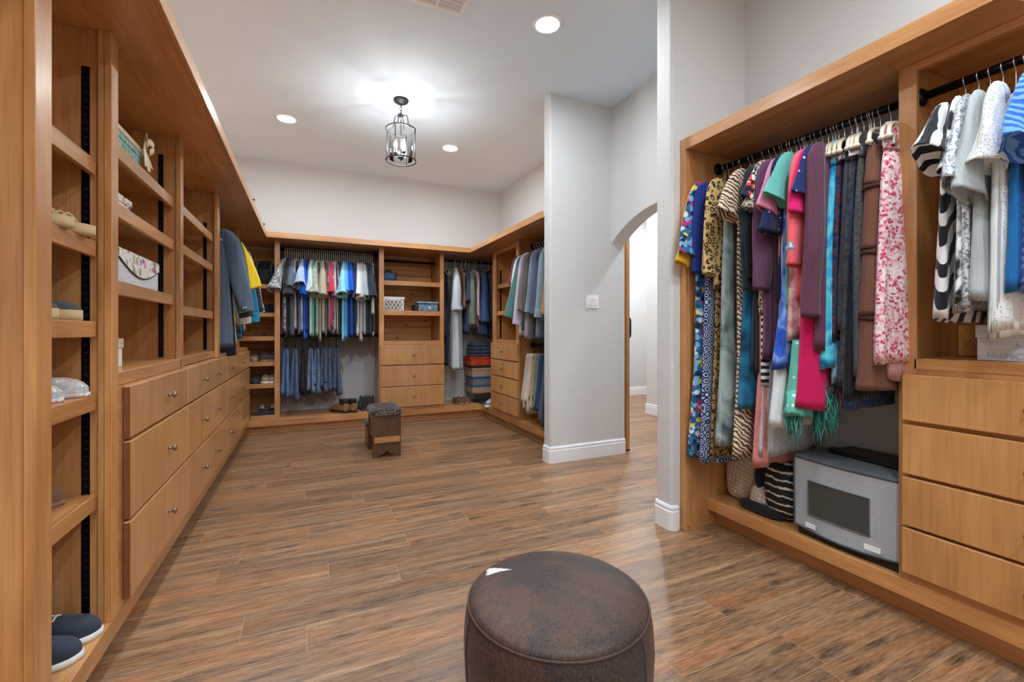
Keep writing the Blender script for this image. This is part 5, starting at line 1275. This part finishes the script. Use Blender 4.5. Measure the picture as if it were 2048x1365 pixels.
for x in (-0.505, -0.395): shoe('hike', dict(L=0.30, Wd=0.115, H=0.1, boot=0.06, sole=0.028), 'hiking_boot', 'black and grey laced hiking boot at the bottom of the tower', (x, 6.19, BEN+0.001), F, 'black hiking boots', BT, 'rubber_dark', 'hook_grey', 'boot')
# boots under the jeans: heels towards the room
WB = pat('scratch', (128, 92, 58), (156, 116, 76), 30)
def bcollar(t):
    m = MB()
    N = 18; rings = []
    for z, k in ((0.105, 1.0), (0.15, 1.02), (0.165, 1.12), (0.15, 0.86), (0.11, 0.8)): rings.append([(0.075+0.07*k*math.cos(2*PI*j/N), 0.043*k*math.sin(2*PI*j/N), z) for j in range(N)])
    m.loft(rings, False, False); mk('padded_collar', m, 'rubber_dark', t, True, local=True)
for x in (0.445, 0.545): shoe('work', dict(L=0.30, Wd=0.115, H=0.1, boot=0.04, sole=0.03), 'work_boot', 'tan leather work boot with black collar under the jeans', (x, 5.93, BEN+0.001), 2.2, 'tan work boots', WB, 'rubber_dark', None, 'boot', bcollar)
for x in (0.66, 0.755): shoe('dark', dict(L=0.29, Wd=0.105, H=0.1, boot=0.12, sole=0.03), 'work_boot', 'tall dark grey boot between tan boots and the drawers', (x, 6.03, BEN+0.001), 1.75, 'dark grey boots', solid((50, 50, 52)), 'rubber_dark', None, 'boot')
for x in (1.915, 2.01): shoe('brn', dict(L=0.29, Wd=0.105, H=0.095), 'leather_shoe', 'brown leather shoe with pale sole under the robe', (x, 6.22, BEN+0.001), F+0.15, 'brown shoes under robe', solid((112, 76, 52)), 'rubber_tan', 'rubber_tan')
shoe('trn', dict(L=0.29, Wd=0.105, H=0.10, sole=0.03), 'running_shoe', 'grey running shoe with white toe beside the drawer tower', (2.42, 5.72, BEN+0.001), PI+0.5, None, pat('scratch', (96, 104, 118), (190, 196, 204), 20), 'rubber_white', 'rubber_white')

# ---------------------------------------------------------------- boxes
def lidbox(name, label, x0, x1, y0, y1, z0, z1, body, lid, lh=0.035, ov=0.004, group=None, cat='box'):
    t = thing(name, label, cat, ((x0+x1)/2, (y0+y1)/2, z0), 0, group)
    mk('body', MB().box(x0, x1, y0, y1, z0, z1-0.002), body, t, bevel=0.0015)
    l = mk('lid', MB().box(x0-ov, x1+ov, y0-ov, y1+ov, z1-lh, z1), lid, t, bevel=0.0015)
    return t, l
WH = plain('card_white', (222, 224, 226), 0.6)
def planked():
    m = NM('white_planks'); m.col(m.ramp(m.noise(m.coord((4, 4, 90)), 2.0, 3), [(0.35, lin((196, 200, 206))), (0.65, lin((228, 230, 232)))])); m.set(Roughness=0.6); MAT['white_planks'] = m.m
planked()
FLW = pat('floral', (228, 226, 216), [(228, 226, 216), (206, 130, 160), (170, 184, 120), (226, 224, 214), (140, 92, 130), (230, 228, 220), (228, 228, 220)], 36)
TEAL = pat('scratch', (98, 150, 146), (168, 200, 192), 26)
# teal box with cream ribbon bow
t, l = lidbox('gift_box', 'teal patterned gift box with cream satin bow on the top shelf', -0.93, -0.70, 2.20, 2.56, 1.921, 2.03, TEAL, TEAL, 0.04)
RB_ = plain('ribbon_cream', (224, 208, 168), 0.35)
mk('ribbon', MB().box(-0.94, -0.692, 2.192, 2.568, 2.012, 2.034), RB_, t, bevel=0.002)
for s, (dy, dz) in enumerate(((0.05, 0.045), (-0.045, 0.05))):
    pts = smooth_path([(-0.688, 2.535, 2.03), (-0.672, 2.535+dy*0.6, 2.03+dz), (-0.66, 2.535+dy, 2.03+dz*0.5), (-0.67, 2.535+dy*0.5, 2.025)], 4)
    m = MB(); rings = [[(p.x, p.y, p.z+w) for w in (-0.016, 0.016)]+[(p.x+0.003, p.y, p.z+w) for w in (0.016, -0.016)] for p in pts]
    mk('bow_loop', m.loft(rings), RB_, t, True)
for dy, dz in ((0.055, -0.07), (-0.015, -0.085), (0.02, -0.095)):
    m = MB().loft([[(-0.684, 2.53, 2.03), (-0.68, 2.545, 2.03), (-0.677, 2.545, 2.03), (-0.681, 2.53, 2.03)], [(-0.672, 2.52+dy, 2.03+dz), (-0.672, 2.56+dy, 2.035+dz), (-0.669, 2.56+dy, 2.035+dz), (-0.669, 2.52+dy, 2.03+dz)]])
    mk('bow_tail', m, RB_, t)
lidbox('keepsake_box', 'small pale floral keepsake box below the bowed gift box', -0.90, -0.72, 2.22, 2.50, 1.695, 1.775, FLW, FLW, 0.03)
t, l = lidbox('storage_box', 'white plank-print box with curved floral flap lid', -0.95, -0.705, 2.31, 2.83, 1.397, 1.545, 'white_planks', FLW, 0.02)
m = MB(); out = [(2.306, 1.54), (2.834, 1.54), (2.834, 1.505)]+[(2.834-0.528*i/14, 1.505-0.062*math.sin(PI*i/14)) for i in range(1, 14)]+[(2.306, 1.505)]
m.loft([[(-0.7045, y, z) for y, z in out], [(-0.7005, y, z) for y, z in out]]); mk('flap', m, FLW, l)
mk('flap_edge', MB().tube([(-0.7015, y, z) for y, z in out[2:]], 0.003, 6), 'iron', l, True)
t, l = lidbox('trinket_box', 'small pink letter trinket box with glitter lid on the counter', -0.83, -0.72, 2.26, 2.40, 1.051, 1.17, pat('floral', (226, 218, 206), [(226, 218, 206), (206, 150, 200), (228, 220, 210), (190, 160, 100)], 20), pat('scratch', (176, 160, 136), (214, 202, 182), 160), 0.04)
# box in the near niche
t, l = lidbox('storage_box', 'white wood-print box with lilac flower lid under the blue tops', 2.31, 2.55, 0.36, 0.80, 1.091, 1.225, 'white_planks', 'white_planks', 0.05)
mk('flower_print', MB().box(2.3045, 2.3058, 0.50, 0.72, 1.182, 1.222), pat('floral', (218, 220, 224), [(218, 220, 224), (196, 150, 196), (150, 186, 178), (220, 222, 226)], 24), l)
def text(s, size, loc, rot, mat, parent, name='lettering'):
    cu = bpy.data.curves.new(name, 'FONT'); cu.body = s; cu.size = size; cu.extrude = 0.0004; cu.align_x = 'LEFT'
    tmp = bpy.data.objects.new('tmp', cu); COL.objects.link(tmp)
    dg = bpy.context.evaluated_depsgraph_get(); me = bpy.data.meshes.new_from_object(tmp.evaluated_get(dg)); bpy.data.objects.remove(tmp)
    o = bpy.data.objects.new(name, me); me.materials.clear(); me.materials.append(MAT[mat]); COL.objects.link(o); o.parent = parent
    o.location = Vector(loc)-wloc(parent); o.rotation_euler = rot; return o
plain('print_grey', (178, 182, 190), 0.7)
text('FRENCH RO', 0.032, (2.3085, 0.775, 1.10), (PI/2, 0, -PI/2), 'print_grey', t)
text('Note le', 0.03, (2.3085, 0.70, 1.138), (PI/2, 0, -PI/2), 'print_grey', t)
# shoe boxes stacked in the corner
plain('card_tan', (176, 150, 122), 0.7); plain('card_blue', (42, 86, 150), 0.5); plain('card_orange', (200, 66, 30), 0.5); plain('card_red', (140, 44, 44), 0.5); plain('card_grey', (120, 122, 128), 0.6)
glass('clear_plastic', (225, 230, 235), 0.1)
ST = [('shoe_box', 'clear plastic shoe box at the bottom of the corner stack', 0.173, 0.31, 'clear_plastic', 'card_red', 0.018, (2.16, 2.44)),
      ('shoe_box', 'blue and tan shoe box second from the plinth in the corner stack', 0.311, 0.42, 'card_tan', 'card_blue', 0.02, (2.13, 2.45)),
      ('shoe_box', 'grey shoe box with blue side band in the middle of the corner stack', 0.421, 0.545, 'card_grey', 'card_blue', 0.03, (2.14, 2.44)),
      ('shoe_box', 'tan shoe box under the orange one in the corner stack', 0.546, 0.67, 'card_tan', 'card_tan', 0.03, (2.13, 2.46)),
      ('shoe_box', 'dark lidded shallow box right under the orange box', 0.671, 0.705, 'rubber_dark', 'rubber_dark', 0.015, (2.12, 2.46)),
      ('shoe_box', 'bright orange shoe box at the top of the corner stack', 0.706, 0.83, 'card_orange', 'card_orange', 0.03, (2.11, 2.44))]
for nm, lab, z0, z1, b_, l_, lh, (x0, x1) in ST: lidbox(nm, lab, x0, x1, 6.02, 6.36, z0, z1, b_, l_, lh, group='corner shoe boxes')
jt = thing('folded_jeans', 'folded navy jeans lying on the orange shoe box', 'jeans', (2.28, 6.19, 0.831))
for k in range(4):
    mk('fold', cushion(2.13+0.005*k, 2.45-0.004*k, 6.03, 6.33, 0.831+0.052*k, 0.884+0.052*k), pat('denim', (30, 42, 70), (54, 70, 104)), jt, True)
# blue duffel bag, lattice basket, clear tub on the pine tower
bg = thing('toiletry_bag', 'small blue and black duffel bag on the pine tower shelf', 'bag', (0.96, 6.05, 1.861))
rings = []
for i in range(9):
    x = 0.875+0.165*i/8; k = 0.75+0.25*math.sin(PI*i/8)
    rings.append([(x, 6.05+0.075*k*math.copysign(abs(math.cos(a))**0.6, math.cos(a)), 1.861+0.058+0.058*k*math.copysign(abs(math.sin(a))**0.6, math.sin(a))) for a in [2*PI*j/18 for j in range(18)]])
mk('body', MB().loft(rings), solid((72, 104, 140)), bg, True)
for x in (0.868, 1.045): mk('end_panel', MB().lathe([(0.05, 0), (0.058, 0.012), (0.045, 0.024)], 18, (x-0.012, 6.05, 1.919), axis='X'), solid((24, 24, 28)), bg, True)
for y in (6.0, 6.1): mk('handle', MB().tube(smooth_path([(0.91, y, 1.97), (0.93, y, 2.0), (0.98, y, 2.0), (1.0, y, 1.97)], 4), 0.007, 7), solid((24, 24, 28)), bg, True)
bk = thing('storage_basket', 'white plastic lattice basket on the pine tower shelf', 'basket', (1.01, 6.02, 1.471))
mk('base', MB().box(0.885, 1.125, 5.92, 6.14, 1.471, 1.476), 'white_plastic', bk)
mk('rim', MB().loft([[(0.872, 5.905, 1.62), (1.142, 5.905, 1.62), (1.142, 6.155, 1.62), (0.872, 6.155, 1.62)], [(0.866, 5.899, 1.65), (1.148, 5.899, 1.65), (1.148, 6.161, 1.65), (0.866, 6.161, 1.65)],
    [(0.875, 5.908, 1.65), (1.139, 5.908, 1.65), (1.139, 6.152, 1.65), (0.875, 6.152, 1.65)], [(0.88, 5.912, 1.62), (1.134, 5.912, 1.62), (1.134, 6.148, 1.62), (0.88, 6.148, 1.62)]], False, False), 'white_plastic', bk)
for y in (5.908, 6.15):
    for i in range(-3, 8):
        for s in (1, -1):
            xa = 0.885+i*0.05; pts = [(xa, y, 1.476), (xa+s*0.0+0.10*s, y, 1.62)]
            a, b_ = Vector(pts[0]), Vector(pts[1])
            lo, hi = 0.0, 1.0
            if (b_.x-a.x) != 0:
                ts = sorted(((0.885-a.x)/(b_.x-a.x), (1.128-a.x)/(b_.x-a.x))); lo, hi = max(lo, ts[0]), min(hi, ts[1])
            if hi-lo < 0.08: continue
            mk('lattice_bar', MB().tube([a.lerp(b_, lo), a.lerp(b_, hi)], 0.0042, 5), 'white_plastic', bk)
    mk('corner_post', MB().box(0.878, 0.888, y-0.004, y+0.004, 1.472, 1.622), 'white_plastic', bk); mk('corner_post', MB().box(1.124, 1.134, y-0.004, y+0.004, 1.472, 1.622), 'white_plastic', bk)
for x in (0.882, 1.13): mk('end_wall', MB().box(x-0.002, x+0.002, 5.912, 6.146, 1.475, 1.622), 'white_plastic', bk)
tb = thing('storage_tub', 'clear tub with blue contents and dark end beside the lattice basket', 'tub', (1.46, 6.05, 1.471))
mk('body', MB().box(1.34, 1.60, 5.93, 6.17, 1.472, 1.575), pat('tiedye', [(60, 90, 120), (120, 160, 186), (60, 74, 96), (196, 206, 206)], 14.0), tb, bevel=0.012, seg=3)
mk('lid', MB().box(1.325, 1.606, 5.915, 6.185, 1.577, 1.598), pat('tiedye', [(110, 150, 176), (160, 190, 206)], 8.0), tb, bevel=0.008, seg=2)
mk('end_panel', MB().box(1.29, 1.338, 5.94, 6.16, 1.472, 1.565), 'rubber_dark', tb, bevel=0.015, seg=3)
# backpack in the tower
bp = thing('backpack', 'black backpack on the high shelf of the shoe tower', 'backpack', (-0.48, 6.1, 1.749))
def pillow_mesh(cx, cy, cz, sx, sy, sz, e=0.45, N=24, M=12, fx=None):
    rings = []
    for i in range(M+1):
        p = -PI/2+PI*i/M; ring = []
        for j in range(N):
            a = 2*PI*j/N; ca, sa, cp, sp = math.cos(a), math.sin(a), math.cos(p), math.sin(p)
            f = lambda v: math.copysign(abs(v)**e, v)
            ring.append((cx+sx*f(ca)*max(cp, 1e-4)**e, cy+sy*f(sa)*max(cp, 1e-4)**e, cz+sz*f(sp)))
        rings.append(ring)
    return MB().loft(rings)
BKC = solid((30, 31, 34))
mk('body', pillow_mesh(-0.475, 6.12, 1.90, 0.105, 0.11, 0.15, 0.55), BKC, bp, True)
mk('front_pocket', pillow_mesh(-0.475, 6.005, 1.85, 0.08, 0.04, 0.085, 0.55), solid((48, 49, 54)), bp, True)
for x in (-0.55, -0.40): mk('strap', MB().tube(smooth_path([(x, 6.03, 2.02), (x-0.01, 5.99, 1.95), (x, 6.0, 1.84), (x, 6.03, 1.77)], 5), 0.012, 7), solid((92, 94, 98)), bp, True)
# hats and caps lower in the tower
for z, lab, c in ((1.419, 'dark folded cap on the tower shelf under the backpack', (44, 44, 50)),):
    cp = thing('baseball_cap', lab, 'cap', (-0.45, 6.1, z))
    mk('crown', MB().lathe([(0.09, 0), (0.092, 0.03), (0.075, 0.08), (0.03, 0.105), (0, 0.108)], 22, (-0.45, 6.12, z)), solid(c), cp, True)
    mk('brim', MB().loft([[(-0.53, 6.09, z+0.002), (-0.50, 6.0, z+0.002), (-0.45, 5.965, z+0.002), (-0.40, 6.0, z+0.002), (-0.37, 6.09, z+0.002)], [(-0.53, 6.09, z+0.009), (-0.50, 6.0, z+0.012), (-0.45, 5.965, z+0.014), (-0.40, 6.0, z+0.012), (-0.37, 6.09, z+0.009)]]), solid(c), cp)
# cap on the drawer tower shelf
cp = thing('baseball_cap', 'grey cap on the upper shelf of the drawer tower', 'cap', (2.45, 5.1, 1.806))
mk('crown', MB().lathe([(0.10, 0), (0.10, 0.03), (0.085, 0.09), (0.03, 0.125), (0, 0.128)], 22, (2.42, 5.12, 1.806)), solid((96, 98, 104)), cp, True)
mk('brim', MB().loft([[(2.39, 5.20, 1.808), (2.30, 5.17, 1.808), (2.265, 5.12, 1.808), (2.30, 5.07, 1.808), (2.39, 5.04, 1.808)], [(2.39, 5.20, 1.816), (2.30, 5.17, 1.818), (2.265, 5.12, 1.82), (2.30, 5.07, 1.818), (2.39, 5.04, 1.816)]]), solid((96, 98, 104)), cp)

# ---------------------------------------------------------------- covered appliance, laptop, pillow, bags in the alcove
FELT = pat('scratch', (146, 150, 155), (180, 184, 188), 420)
ac = thing('appliance_cover', 'grey felt covered appliance with clear window and two white tabs', 'covered appliance', (2.42, 1.24, BEN))
ya, yb_, zf0, zf1 = 1.018, 1.468, 0.222, 0.563
def bow(y): return 2.262-0.02*math.sin(PI*(y-ya)/(yb_-ya))
ny = 16; ys_ = [ya+(yb_-ya)*i/ny for i in range(ny+1)]
out = [(bow(y), y) for y in ys_]+[(2.585, yb_), (2.585, ya)]
m = MB().loft([[(x+0.004*(0 if 3 < i < 12 else 1), y, zf0-0.012*math.sin(PI*(y-ya)/(yb_-ya))) for i, (x, y) in enumerate(out)], [(x, y, zf1) for x, y in out]], True, True)
mk('cover', m, FELT, ac)
m = MB().loft([[(x-0.003 if i <= ny else x, y, zf1+0.001) for i, (x, y) in enumerate(out)], [(x+0.004 if i <= ny else x, y, zf1+0.012) for i, (x, y) in enumerate(out)]])
mk('cover_top', m, solid((92, 98, 102)), ac)
m = MB().tube([(bow(y)-0.001, y, zf1) for y in ys_], 0.0045, 6); mk('top_piping', m, solid((70, 76, 82)), ac, True)
m = MB().tube([(bow(y)-0.001, y, zf0-0.012*math.sin(PI*(y-ya)/(yb_-ya))) for y in ys_], 0.0045, 6); mk('bottom_piping', m, solid((70, 76, 82)), ac, True)
for y in (ya, yb_): mk('side_piping', MB().tube([(bow(y)-0.001, y, zf0), (bow(y)-0.001, y, zf1)], 0.004, 6), solid((70, 76, 82)), ac, True)
y0, y1, z0, z1 = 1.125, 1.392, 0.293, 0.462
def patch(name, y0, y1, z0, z1, mat, off=0.0015, par=ac, n=8):
    yy = [y0+(y1-y0)*i/n for i in range(n+1)]
    m = MB().loft([[(bow(y)-off, y, z0), (bow(y)-off, y, z1), (bow(y)+0.001, y, z1), (bow(y)+0.001, y, z0)] for y in yy]); return mk(name, m, mat, par)
plain('window_film', (66, 68, 66), 0.22)
wn = patch('window', y0, y1, z0, z1, 'window_film')
fr_ = [(bow(y)-0.002, y, z1) for y in [y0+(y1-y0)*i/6 for i in range(7)]]+[(bow(y)-0.002, y, z0) for y in [y1-(y1-y0)*i/6 for i in range(7)]]
mk('window_binding', MB().tube(fr_, 0.003, 6, True), solid((96, 104, 110)), wn, True)
patch('tab', 1.355, 1.405, 0.228, 0.25, 'white_plastic', 0.003); patch('tab', 1.085, 1.145, 0.232, 0.256, 'white_plastic', 0.003)
mk('appliance_base', MB().box(2.275, 2.58, ya+0.01, yb_-0.01, BEN+0.001, zf0-0.013), 'black_plastic', ac, bevel=0.004)
lp = thing('laptop_case', 'thin black laptop sleeve lying on the covered appliance', 'laptop sleeve', (2.47, 1.2, zf1+0.013))
mk('body', MB().prism([(2.39, 1.02), (2.59, 1.02), (2.59, 1.38), (2.43, 1.40)], zf1+0.0135, zf1+0.036), 'black_plastic', lp, bevel=0.008, seg=2)
mk('zip', MB().tube([(2.389, 1.02, zf1+0.025), (2.43, 1.40, zf1+0.025)], 0.002, 6), 'iron', lp, True)
QLT = NM('quilted'); w1 = QLT.wave(QLT.coord(rot=(0.7, 0.7, 0.7)), 14, 0, 0, 1, 'X'); w2 = QLT.wave(QLT.coord(rot=(-0.7, -0.7, 0.7)), 14, 0, 0, 1, 'Y')
QLT.col(QLT.ramp(QLT.math('MULTIPLY', w1, w2), [(0.1, lin((188, 172, 154))), (0.6, lin((214, 202, 186)))])); QLT.set(Roughness=0.85); QLT.bump(QLT.math('MULTIPLY', w1, w2), 0.4, 0.01); MAT['quilted'] = QLT.m
def slump(name, label, cat, cx, cy, z0, sx, sy, sz, mat, e=0.5):
    t = thing(name, label, cat, (cx, cy, z0)); mk('body', pillow_mesh(cx, cy, z0+sz, sx, sy, sz, e), mat, t, True); return t
p_ = slump('quilted_pillow', 'cream quilted pillow standing on the plinth under the maxi dresses', 'pillow', 2.44, 1.87, BEN+0.002, 0.085, 0.105, 0.15, 'quilted', 0.42)
p_ = slump('quilted_pillow', 'small cream quilted cushion leaning beside the taller pillow', 'pillow', 2.40, 1.71, BEN+0.002, 0.085, 0.08, 0.075, 'quilted', 0.6)
# black and cream wrap
bz = thing('garment_bag', 'black bag with wavy cream stripes slumped on the plinth beside the appliance', 'bag', (2.38, 1.60, BEN))
BZ = NM('wavy_black'); wv = BZ.wave(BZ.coord((1, 1, 1)), 7.5, 2.2, 2, 3.0, 'Z')
BZ.col(BZ.ramp(wv, [(0.84, lin((16, 17, 24))), (0.9, lin((206, 192, 172)))])); BZ.set(Roughness=0.8); MAT['wavy_black'] = BZ.m
mk('body', pillow_mesh(2.40, 1.59, BEN+0.165, 0.11, 0.10, 0.165, 0.7), 'wavy_black', bz, True)
mk('flap', pillow_mesh(2.33, 1.69, BEN+0.03, 0.06, 0.14, 0.028, 0.8), solid((18, 20, 28)), bz, True)
mk('strap', MB().tube(smooth_path([(2.36, 1.70, BEN+0.06), (2.35, 1.73, BEN+0.2), (2.38, 1.72, BEN+0.32)], 5), 0.022, 8), solid((18, 22, 34)), bz, True)
# little black clips on the canopy, white wire under the alcove top
for y, lab in ((4.44, 'tiny black cable clip on the canopy edge above the slate shirts'), (5.408, 'tiny black cable clip on the canopy edge by the back corner')):
    cl = thing('cable_clip', lab, 'clip', (-0.445, y, SOF+0.062))
    mk('base', MB().lathe([(0.012, 0), (0.012, 0.006), (0.006, 0.01)], 12, (-0.445, y, SOF+0.062)), 'black_plastic', cl, True)
    mk('hook', MB().tube(smooth_path([(-0.445, y, SOF+0.068), (-0.44, y, SOF+0.085), (-0.432, y+0.008, SOF+0.088), (-0.43, y+0.012, SOF+0.078)], 4), 0.005, 7), 'black_plastic', cl, True)
ww = thing('cable', 'thin white cable looping under the alcove top', 'cable', (2.2, 0.66, 2.29))
mk('wire', MB().tube(smooth_path([(2.10, 0.64, 2.291), (2.17, 0.62, 2.288), (2.236, 0.617, 2.285), (2.238, 0.625, 2.262)], 6), 0.0022, 6), 'white_plastic', ww, True)
mk('staple', MB().box(2.168, 2.176, 0.612, 0.628, 2.286, 2.293), 'white_plastic', ww)
